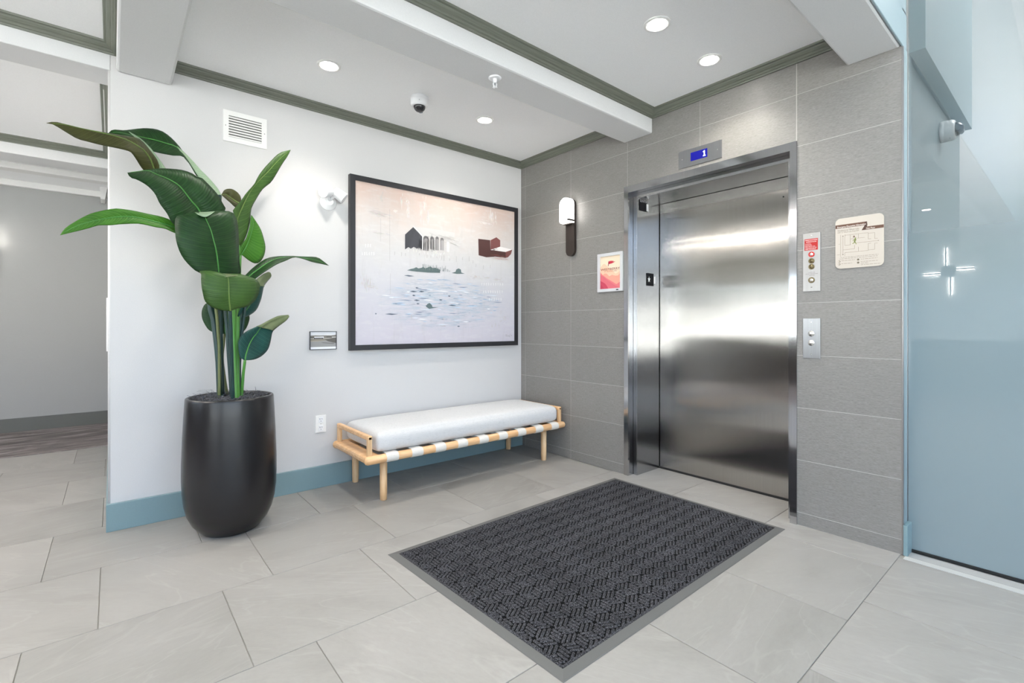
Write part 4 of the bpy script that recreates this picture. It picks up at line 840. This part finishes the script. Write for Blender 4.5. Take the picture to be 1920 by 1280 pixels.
for i in range(50): a = rr.uniform(-1.10,-.83); ik.line(a, 1.612, a+rr.uniform(-.004,.004), 1.612+rr.uniform(.012,.05), .0022, (96,112,112) if rr.random() > .4 else (126,138,136), 13)
for (x_, z_), w_ in ART['dash']: w_ = S_(w_); ik.poly([(x_-w_/2,z_),(x_-w_*.1,z_+.006),(x_+w_/2,z_+.001),(x_,z_-.006)], (98,108,122), 14)
for x_, z_ in ART['posts']: h = rr.uniform(.02,.05); ik.line(x_, z_-h/2, x_+.001, z_+h/2, .0022, (150,146,146), 14)
for ((x_, z_),) in ART['letters']: ik.line(x_, z_-.013, x_+rr.uniform(-.004,.004), z_+.013, rr.uniform(.003,.006), (228,226,226), 15); ik.line(x_-.004, z_+rr.uniform(-.01,.01), x_+.006, z_+rr.uniform(-.01,.01), .003, (228,226,226), 15)
for i in range(90):
    t = rr.uniform(0, 2*math.pi); q = math.sqrt(rr.random()); x_ = -.86+.58*q*math.cos(t); z_ = 1.35+.20*q*math.sin(t); w_ = rr.uniform(.03,.13)
    c = rr.choice(((186,206,222),(168,188,208),(150,172,196),(214,222,230),(238,238,240),(128,140,162)))
    ik.poly([(x_-w_/2,z_),(x_-w_*.15,z_+.0035),(x_+w_/2,z_+rr.uniform(-.004,.004)),(x_+w_*.1,z_-.0035)], c, 8+i % 4)
for a, z, c_, e_ in ((-1.385,2.06,-1.385,1.66),(-1.38,1.56,-1.38,1.40),(-1.46,1.98,-1.46,1.80)): ik.line(a, z, c_, e_, .0018, (168,164,164), 9)
for i in range(14): a = -.225+.006*i; ik.line(a, 1.065+rr.uniform(-.012,.016), a+.006, 1.065+rr.uniform(-.014,.01)-.0015*i, .0016, (120,112,116), 14)
keep(ik.build('painted_scene'), pt)
# small photograph
ph = empty('framed_photo', (-1.886,0,1.047), 'small black and white landscape photo in thin dark frame left of the painting', 'photo')
X0, X1, Z0, Z1, f = -1.98, -1.792, .981, 1.112, .004
for nm, q in (('frame_rail', (X0,X1,Z1-f,Z1)), ('frame_rail', (X0,X1,Z0,Z0+f)), ('frame_stile', (X0,X0+f,Z0+f,Z1-f)), ('frame_stile', (X1-f,X1,Z0+f,Z1-f))):
    keep(box(nm, q[0], q[1], -.016, -.0005, q[2], q[3], 'frame_thin'), ph)
ik = Ink(lambda a, z, d: (a, -.010-d, z)); u = lambda t: X0+f+(X1-X0-2*f)*t; v = lambda t: Z1-f-(Z1-Z0-2*f)*t
ik.rect(u(0), u(1), v(1), v(0), (238,238,240), 0); ik.rect(u(0), u(1), v(.87), v(.20), (176,172,166), 1)
ik.rect(u(0), u(1), v(.22), v(.03), (228,228,230), 1)
ik.poly([(u(0),v(.22)),(u(.2),v(.20)),(u(.4),v(.23)),(u(.6),v(.20)),(u(.8),v(.21)),(u(1),v(.17)),(u(1),v(.36)),(u(0),v(.36))], (128,124,116), 2)
ik.rect(u(.15), u(.52), v(.34), v(.27), (226,226,228), 3); ik.rect(u(0), u(.13), v(.33), v(.30), (60,60,64), 3)
for i in range(6): ik.rect(u(.14+.06*i), u(.185+.06*i), v(.40), v(.335), (44,46,52), 4)
ik.rect(u(.62), u(.82), v(.32), v(.27), (84,82,80), 3); ik.rect(u(.84), u(1), v(.34), v(.29), (200,198,196), 3)
ik.rect(u(0), u(1), v(.50), v(.40), (138,132,120), 2); ik.rect(u(0), u(1), v(.87), v(.52), (150,149,147), 2)
ik.poly([(u(.55),v(.45)),(u(.8),v(.38)),(u(1),v(.34)),(u(1),v(.66)),(u(.86),v(.62)),(u(.7),v(.56))], (96,92,86), 5)
ik.poly([(u(0),v(.5)),(u(.3),v(.49)),(u(.55),v(.52)),(u(.2),v(.55)),(u(0),v(.56))], (168,158,140), 5)
ik.poly([(u(.4),v(.6)),(u(.95),v(.66)),(u(.9),v(.72)),(u(.5),v(.66))], (122,120,118), 5)
keep(ik.build('print'), ph)
# duplex outlet
ol = empty('wall_outlet', (-1.9025,0,.450), 'white duplex wall outlet on the white wall left of the bench', 'outlet')
keep(box('cover_plate', -1.940, -1.865, -.007, -.0005, .389, .512, 'white_trim', bev=.002), ol)
for zc in (.480, .421):
    q = keep(box('socket', -1.9185, -1.8865, -.0095, -.0065, zc-.0205, zc+.0205, 'dome_white', bev=.0015), ol)
    b = MB()
    for dx, h in ((-.0068,.009),(.0068,.007)): b.box(-1.9025+dx-.0014, -1.9025+dx+.0014, -.0100, -.0094, zc+.003-h/2+.003, zc+.003+h/2+.003)
    b.lathe([(.0026,0),(.0026,.0006)], (-1.9025,-.0094,zc-.009), (0,-1,0), 10)
    keep(b.build('slots', 'black_plastic'), ol)
keep(MB().lathe([(.003,0),(.002,.001)], (-1.9025,-.007,.4505), (0,-1,0), 8).build('screw', 'steel_plate_bright'), ol)
# twin emergency light
el = empty('emergency_light', (-1.85,0,2.055), 'white twin-head emergency light on clear round base beside painting corner', 'emergency light')
keep(MB().lathe([(.060,0),(.060,.006),(.052,.018),(.030,.026),(.028,.034)], (-1.85,-.0005,2.045), (0,-1,0), 28).build('base', 'clear_plastic'), el)
def head(c, d):
    d = Vector(d).normalized(); c = Vector(c)
    h = keep(MB().lathe([(.012,-.050),(.030,-.046),(.037,-.030),(.039,0),(.041,.034),(.041,.040),(.037,.040)], c, d, 24).build('lamp_head', 'dome_white'), el)
    keep(MB().lathe([(.037,.033),(.026,.028),(.012,.022),(.001,.021)], c, d, 20, cap0=False).build('lens', 'lens_silver'), el)
    b = MB(); u_ = d.orthogonal().normalized(); w_ = d.cross(u_)
    for i in range(6): t = i*math.pi/3; p = c+d*.027+u_*(.022*math.cos(t))+w_*(.022*math.sin(t)); b.lathe([(.0055,0),(.004,.004)], p, d, 8)
    keep(b.build('bulbs', 'chrome'), el)
    keep(MB().tube([Vector((-1.85,-.026,2.05)), c-d*.02], .010).build('arm', 'dome_white'), el)
head((-1.888,-.080,2.098), (-.80,-.52,-.28)); head((-1.790,-.070,2.092), (.72,-.30,-.55))
# panel on the return wall of the corridor, seen edge on
ap = empty('access_panel', (-3.055,1.05,1.15), 'narrow white raised panel on the corridor side wall seen edge-on at the corner', 'panel')
keep(box('backing', -3.067, -3.0552, .90, 1.20, .93, 1.38, 'white_trim', bev=.002), ap); keep(box('cover', -3.079, -3.067, .93, 1.17, .97, 1.35, 'dome_white', bev=.003), ap)

# ---------------------------------------------------------------- ceiling fittings
lens_bm = None
for x_, l_ in ((-4.3, 'slim linear ceiling light, nearer one mirrored as a streak in steel door'), (-5.1, 'slim linear ceiling light, farther one mirrored as a streak in steel door')):
    t = empty('linear_ceiling_light', (x_,.3,ZC), l_, 'ceiling light', 'linear lights over the passage')
    box('housing', -.035, .035, -1.4, 1.4, -.030, -.0005, 'white_trim', t); box('diffuser', -.013, .013, -1.39, 1.39, -.034, -.0301, 'strip_glow', t)
proto = None
def downlight(x_, y_, label, z=ZC):
    global proto
    if proto: return dup(proto, (x_,y_,z), label=label)
    t = empty('downlight', (x_,y_,z), label, 'ceiling light', 'recessed downlights')
    MB().lathe([(.068,-.0005),(.068,-.004),(.062,-.007),(.052,-.006),(.050,-.0008)], (0,0,0), seg=32, cap0=False, cap1=False).build('trim_ring', 'white_trim', t)
    MB().lathe([(.0505,-.0015),(.045,-.005),(.02,-.0065),(.001,-.0066)], (0,0,0), seg=28, cap0=True).build('lens', 'lamp_glow', t)
    ls = bpy.data.lights.new('downlight_beam', 'SPOT'); ls.energy = 29; ls.spot_size = math.radians(128); ls.spot_blend = .75; ls.shadow_soft_size = .05; ls.color = (1,.95,.87)
    lo = bpy.data.objects.new('beam', ls); C.objects.link(lo); lo.parent = t; lo.location = (0,0,-.012)
    proto = t; return t
downlight(-2.043,-.580,'lit recessed downlight nearest the plant, above painting and left of the camera dome')
downlight(-.863,-.570,'lit recessed downlight above bench, right of the ceiling camera dome')
downlight(-.867,-2.080,'lit recessed downlight in front of lift, larger of the pair by the doors')
downlight(-.337,-2.086,'lit recessed downlight in front of lift, closest to the tiled wall')
for x_, y_, l in ((-2.043,-2.083,'recessed downlight out of frame above the mat'),(-5.23,-2.137,'recessed downlight mirrored in the frosted glass'),(-4.0,-.58,'recessed downlight over the passage left of the plant'),(-5.2,-.58,'recessed downlight over the far left passage')): downlight(x_, y_, l)
def dome_camera(loc, rot, label, s=1.):
    t = empty('dome_camera', loc, label, 'security camera', None); t.rotation_euler = rot; t.scale = (s,s,s)
    MB().lathe([(.058,0),(.061,.003),(.061,.020),(.0595,.022),(.0605,.024),(.060,.052),(.054,.064),(.044,.068),(.040,.066)], seg=36).build('housing', 'dome_white', t)
    MB().lathe([(.041*math.cos(a),.064+.040*math.sin(a)) for a in [i*math.pi/18 for i in range(9)]]+[(.001,.104)], seg=28, cap0=True).build('dome', 'dome_dark', t)
    MB().lathe([(.013,0),(.013,.004),(.009,.006),(.001,.005)], (.022,-.018,.092), (.5,-.42,.76), 14).build('lens', 'lens_silver', t)
    for a in (0, 2.1, 4.2): MB().lathe([(.0022,0),(.0015,.001)], (.0605*math.cos(a),.0605*math.sin(a),.045), (math.cos(a),math.sin(a),0), 6).build('screw', 'black_plastic', t)
    return t
dome_camera((-1.425,-.575,ZC), (math.pi,0,0), 'white dome security camera with dark lens hanging from white ceiling')
dome_camera((.95,-2.93,2.365), (math.pi/2,0,0), 'white dome security camera on the blue wall behind the glass', 1.05)
sp = empty('sprinkler_head', (-1.370,-1.349,2.567), 'small white fire sprinkler head under the white ceiling beam', 'sprinkler')
MB().lathe([(.037,0),(.037,-.003),(.026,-.007),(.018,-.006)], seg=28).build('escutcheon', 'dome_white', sp)
MB().lathe([(.012,-.005),(.012,-.022),(.008,-.026),(.008,-.030)], seg=16).build('body', 'dome_white', sp)
b = MB()
for s_ in (-1, 1): b.tube([(s_*.009,0,-.026),(s_*.013,0,-.036),(s_*.010,0,-.048),(0,0,-.054)], .0026, seg=8)
b.build('yoke', 'dome_white', sp)
MB().lathe([(.003,-.030),(.003,-.050)], seg=8).build('bulb', 'lens_silver', sp)
MB().lathe([(.014,-.054),(.015,-.056),(.004,-.058)], seg=16).build('deflector', 'dome_white', sp)

# ---------------------------------------------------------------- bench
bn = empty('bench', (-.93,-.32,0), 'low blond wood daybed bench with pale webbing straps under the painting', 'bench')
bx0, bx1, by0, by1, zc, rr_ = -1.832, -.030, -.632, -.026, .297, .0275
def rod(name, pts, r, m, seg=14): return keep(MB().tube(pts, r, seg=seg).build(name, m), bn)
def cap_rod(name, a, b_, r, m, axis='x'):
    a = Vector(a); b_ = Vector(b_); d = (b_-a); L = d.length
    pr = [(r*math.sin(t), r*.75*(1-math.cos(t))) for t in (.05,.5,1.0,math.pi/2)]
    prof = pr+[(q, L-h) for q, h in reversed(pr)]
    return keep(MB().lathe(prof, a, d, 18).build(name, m), bn)
cap_rod('front_rail', (bx0,by0+rr_,zc), (bx1,by0+rr_,zc), rr_, 'wood')
cap_rod('back_rail', (bx0,by1-rr_,zc), (bx1,by1-rr_,zc), rr_, 'wood')
for xa in (bx0+.004, bx1-.118):
    keep(box('end_board', xa, xa+.114, by0+.018, by1-.018, zc-.021, zc+.022, 'wood', bev=.016), bn)
for lx in (-1.669, -.205):
    for ly in (-.532, -.056):
        keep(MB().lathe([(.019,0),(.022,.003),(.0235,.05),(.0245,zc-.015)], (lx,ly,0), seg=18).build('leg', 'wood_leg'), bn)
        
for px_ in (-1.790, -.072):
    for py_ in (-.585, -.066): keep(box('post', px_-.015, px_+.015, py_-.015, py_+.015, zc+.018, .447, 'wood_leg', bev=.006), bn)
    keep(box('end_bar', px_-.0155, px_+.0155, -.600, -.051, .420, .450, 'wood', bev=.007), bn)
for xc in (-1.649,-1.468,-1.287,-1.102,-.913,-.727,-.536,-.346,-.164):
    b = MB(); wd = .0425; n = 10; P = []; cyf, cyb = by0+rr_, by1-rr_; R = rr_+.0022
    P = [(cyf+R*math.cos(t), zc+R*math.sin(t)) for t in [math.radians(90+a*180/n) for a in range(n+1)]]
    P += [(cyf+.06, zc-R*.6), (cyb-.06, zc-R*.6)]
    P += [(cyb+R*math.cos(t), zc+R*math.sin(t)) for t in [math.radians(-90+a*180/n) for a in range(n+1)]]
    Q = []
    m_ = len(P)
    A = b.ring([(xc-wd,a,z) for a, z in P]); B = b.ring([(xc+wd,a,z) for a, z in P])
    b.bridge(A, B)
    keep(b.build('strap', 'strap'), bn)
# cushion
def cushion(x0, x1, y0, y1, z0, z1):
    b = MB(); nx, ny, nz = 22, 9, 6; V = {}
    cx_, cy_, cz_ = (x0+x1)/2, (y0+y1)/2, (z0+z1)/2; hx, hy, hz = (x1-x0)/2, (y1-y0)/2, (z1-z0)/2; R = .042
    def pt_(i, j, k_):
        u_, v_, w_ = 2*i/nx-1, 2*j/ny-1, 2*k_/nz-1
        # denser toward the edges
        f_ = lambda t: math.copysign(1-(1-abs(t))**1.6, t)
        p = Vector((f_(u_)*hx, f_(v_)*hy, w_*hz)); q = Vector((max(-hx+R, min(hx-R, p.x)), max(-hy+R, min(hy-R, p.y)), max(-hz+R, min(hz-R, p.z))))
        d = p-q
        if d.length > 1e-6: p = q+d.normalized()*R if d.length > R*.2 else p
        puff = .018*(1-u_**4)*(1-v_**4)
        p.z += puff*(1 if w_ > 0 else -.2)*abs(w_); p.y += .006*v_**3*(1-w_*w_)*(1-u_**6)
        return p+Vector((cx_, cy_, cz_))
    def V_(i, j, k_):
        if (i,j,k_) not in V: V[(i,j,k_)] = b.bm.verts.new(pt_(i,j,k_))
        return V[(i,j,k_)]
    for i in range(nx):
        for j in range(ny):
            for k_ in (0, nz): b.face([V_(i,j,k_),V_(i+1,j,k_),V_(i+1,j+1,k_),V_(i,j+1,k_)], None, True)
    for i in range(nx):
        for k_ in range(nz):
            for j in (0, ny): b.face([V_(i,j,k_),V_(i+1,j,k_),V_(i+1,j,k_+1),V_(i,j,k_+1)], None, True)
    for j in range(ny):
        for k_ in range(nz):
            for i in (0, nx): b.face([V_(i,j,k_),V_(i,j+1,k_),V_(i,j+1,k_+1),V_(i,j,k_+1)], None, True)
    o = b.build('bench_cushion', 'cushion'); md = o.modifiers.new('s', 'SUBSURF'); md.levels = 1; md.render_levels = 2; return o
cu = cushion(-1.745, -.090, -.598, -.045, .3275, .458)
tag(cu, 'long thick off-white fabric cushion lying on the wooden bench', 'cushion')

# ---------------------------------------------------------------- floor mat
q = [(-1.985,-1.262),(-.131,-1.229),(-.126,-2.424),(-1.934,-2.434)]
mt = empty('floor_mat', (-1.05,-1.84,0), 'large charcoal entrance mat with block rib pattern and grey rubber border before lift', 'mat')
cen = Vector((sum(p[0] for p in q)/4, sum(p[1] for p in q)/4))
def inset(d):
    out_ = []
    for i in range(4):
        p = Vector(q[i]); a = (Vector(q[i-1])-p).normalized(); c_ = (Vector(q[(i+1) % 4])-p).normalized()
        out_.append(p+(a+c_)*d)
    return out_
b = MB(); r0 = b.ring([(p[0],p[1],.0008) for p in q]); r1 = b.ring([(p.x,p.y,.003) for p in inset(.004)]); r2 = b.ring([(p.x,p.y,.0075) for p in inset(.036)]); r3 = b.ring([(p.x,p.y,.0075) for p in inset(.040)])
b.bridge(r0, r1, None, False); b.bridge(r1, r2, None, False); b.bridge(r2, r3, None, False); r4 = b.ring([(p.x,p.y,.0008) for p in inset(.040)]); b.bridge(r3, r4, None, False)
keep(b.build('rubber_border', 'rubber_grey'), mt)
I2 = inset(.0395)
b = MB(); lo = b.ring([(p.x,p.y,.0008) for p in I2]); hi = b.ring([(p.x,p.y,.0072) for p in I2]); b.bridge(lo, hi, None, False); b.face(hi); b.face(lo[::-1])
keep(b.build('mat_base', 'mat_base'), mt)
I3 = inset(.047)
def inside(p, P=I3):
    s_ = None
    for i in range(4):
        a, c_ = P[i], P[(i+1) % 4]; cr_ = (c_-a).cross(p-a)
        if s_ is None: s_ = cr_ > 0
        elif (cr_ > 0) != s_: return False
    return True
b = MB(); s_ = .0562; pitch = s_*math.sqrt(3); th0 = math.radians(1.0)
rot = lambda v_: Vector((v_.x*math.cos(th0)-v_.y*math.sin(th0), v_.x*math.sin(th0)+v_.y*math.cos(th0)))
dirs = [Vector((math.cos(math.radians(a)), math.sin(math.radians(a)))) for a in (90, 210, 330)]
rb = random.Random(5)
def pile_bar(c_, d, L, wd):
    n = Vector((-d.y, d.x)); z0_, z1_ = .0068, .0108+rb.uniform(-.0006,.0006)
    a = [c_+d*(L*sx_)+n*(wd*sy_) for sx_, sy_ in ((-.5,-.32),(-.42,-.5),(.42,-.5),(.5,-.32),(.5,.32),(.42,.5),(-.42,.5),(-.5,.32))]
    t = [c_+d*(L*sx_*.9)+n*(wd*sy_*.62) for sx_, sy_ in ((-.5,-.32),(-.42,-.5),(.42,-.5),(.5,-.32),(.5,.32),(.42,.5),(-.42,.5),(-.5,.32))]
    A = b.ring([(p.x,p.y,z0_) for p in a]); T = b.ring([(p.x,p.y,z1_) for p in t]); b.bridge(A, T, None, True); b.face(T, None, True)
for j in range(-16, 17):
    for i in range(-30, 31):
        hc = Vector(((i+.5*(j % 2))*pitch, j*s_*1.5))
        for k_ in range(3):
            e1, e2 = dirs[k_], dirs[(k_+1) % 3]
            for m_ in range(3):
                c0 = hc+e1*(s_*.5)+e2*(s_*(m_+.5)/3)
                pc_ = rot(c0)+cen
                d = rot(e1)
                L_ = s_*.92; ins = [t_/10 for t_ in range(-5, 6) if inside(pc_+d*(L_*t_/10))]
                if len(ins) >= 3:
                    a_, b__ = ins[0], ins[-1]; pile_bar(pc_+d*(L_*(a_+b__)/2), d, L_*(b__-a_), s_/3*math.sin(math.radians(60))*.74)
pl = keep(b.build('ribbed_pile', 'mat_pile'), mt); pl['kind'] = 'stuff'
# plain ribs round the rim of the pile
I4 = inset(.044); I5 = inset(.050); b = MB()
A = b.ring([(p.x,p.y,.0070) for p in inset(.041)]); B = b.ring([(p.x,p.y,.0105) for p in I4]); C_ = b.ring([(p.x,p.y,.0105) for p in I5]); D_ = b.ring([(p.x,p.y,.0070) for p in inset(.053)])
b.bridge(A, B); b.bridge(B, C_); b.bridge(C_, D_)
keep(b.build('rim_rib', 'mat_pile'), mt)

# ---------------------------------------------------------------- potted plant
PX, PY = -2.530, -.395
pp = empty('potted_plant', (PX,PY,0), 'tall broad-leaved artificial banana-type plant in matte black pot by the wall end', 'plant')
prof = [(.118,0),(.135,.006),(.158,.026),(.188,.064),(.210,.112),(.224,.17),(.232,.24),(.2345,.31),(.234,.40),(.230,.52),(.224,.65),(.2185,.742),(.2165,.752),(.212,.755),(.203,.755),(.199,.751),(.197,.735),(.197,.66)]
keep(MB().lathe(prof, (PX,PY,0), seg=64, cap1=False).build('pot', 'pot_black'), pp)
b = MB(); rings = []; rr = random.Random(2)
for r in (.001,.05,.1,.15,.196): rings.append(b.ring([(PX+r*math.cos(2*math.pi*i/24), PY+r*math.sin(2*math.pi*i/24), .752-.35*r*r+rr.uniform(-.006,.008)) for i in range(24)]))
for a, c_ in zip(rings, rings[1:]): b.bridge(a, c_)
keep(b.build('soil', 'soil'), pp)
b = MB()
for i in range(520):
    r = .185*math.sqrt(rr.random()); t = rr.uniform(0, 6.283); p = Vector((PX+r*math.cos(t), PY+r*math.sin(t), .754-.35*r*r+rr.uniform(-.004,.010)))
    d = Vector((rr.uniform(-1,1), rr.uniform(-1,1), rr.uniform(-.1,.35))).normalized()*rr.uniform(.015,.04)
    b.tube([p, p+d*.5+Vector((0,0,.006)), p+d], .0013, .0008, seg=4)
for i in range(5):
    p = Vector((PX-.10+.02*rr.random(), PY-.06+.03*rr.random(), .745)); b.tube([p, p+Vector((-.02*rr.random(),-.0,.03+.03*rr.random())), p+Vector((-.03-.06*rr.random(),-.02,.03+.04*rr.random()))], .0009, .0005, seg=4)
o = keep(b.build('moss', 'moss'), pp); o['kind'] = 'stuff'
def resample(P, n):
    P = [Vector(p) for p in P]
    # Catmull-Rom through the points, then even arc length
    Q = []
    for i in range(len(P)-1):
        p0, p1, p2, p3 = P[max(i-1,0)], P[i], P[i+1], P[min(i+2, len(P)-1)]
        for k_ in range(8):
            t = k_/8; Q.append(.5*((2*p1)+(p2-p0)*t+(2*p0-5*p1+4*p2-p3)*t*t+(3*p1-p0-3*p2+p3)*t**3))
    Q.append(P[-1]); L = [0]
    for a, c_ in zip(Q, Q[1:]): L.append(L[-1]+(c_-a).length)
    out_ = []; j = 0
    for i in range(n):
        s__ = L[-1]*i/(n-1)
        while j < len(L)-2 and L[j+1] < s__: j += 1
        t = (s__-L[j])/max(L[j+1]-L[j], 1e-9); out_.append(Q[j].lerp(Q[j+1], t))
    return out_
def leaf(mname, l, m_, r, tag_label=None):
    n = 26; A, M, B = resample(l, n), resample(m_, n), resample(r, n); cols = 5; b = MB(); uvl = b.bm.loops.layers.uv.new('uv')
    grid = []; uvs = {}
    for i in range(n):
        row = []; side = (B[i]-A[i]); tang = (M[min(i+1,n-1)]-M[max(i-1,0)])
        nn = side.cross(tang); nn = nn.normalized() if nn.length > 1e-9 else Vector((0,-1,0))
        if nn.y > 0: nn = -nn
        wdt = side.length
        for k_ in range(-cols, cols+1):
            t = abs(k_)/cols; E = A[i] if k_ < 0 else B[i]
            p = M[i].lerp(E, t)+nn*(wdt*.05*math.sin(math.pi*t))
            vv = b.bm.verts.new(p); uvs[vv] = (k_/cols, i/(n-1)); row.append(vv)
        grid.append(row)
    for i in range(n-1):
        for k_ in range(2*cols):
            vs = [grid[i][k_], grid[i][k_+1], grid[i+1][k_+1], grid[i+1][k_]]
            f_ = b.face(vs, None, True)
            if f_:
                for lp in f_.loops: lp[uvl].uv = uvs[lp.vert]
    o = keep(b.build('leaf_fold' if mname in ('pale', 'fade') else 'leaf', 'leaf_'+mname), pp)
    md = o.modifiers.new('t', 'SOLIDIFY'); md.thickness = .0016; md.offset = 0
    if mname not in ('pale', 'fade'):
        rb_ = MB().tube([p+Vector((0,-.0015,0)) for p in M[:-1]], .0048 if len(M) else .004, .0012, seg=6).build('midrib', 'rib_olive' if mname in ('olive','mid') else 'rib_green'); keep(rb_, pp); rb_.parent = o; rb_.matrix_parent_inverse = Matrix.Identity(4); 
    return o
for mname, l, m_, r in LEAVES: leaf(mname, l, m_, r)
for mname, r0_, r1_, P in STEMS:
    P = [Vector(p) for p in P]; P[0] = Vector((P[0].x, P[0].y, .715))
    # keep the foot of every stem inside the pot
    d = Vector((P[0].x-PX, P[0].y-PY)); 
    if d.length > .14: d *= .14/d.length; P[0] = Vector((PX+d.x, PY+d.y, .715))
    keep(MB().tube(resample(P, 22), r0_, r1_, seg=10).build('stem', mname), pp)
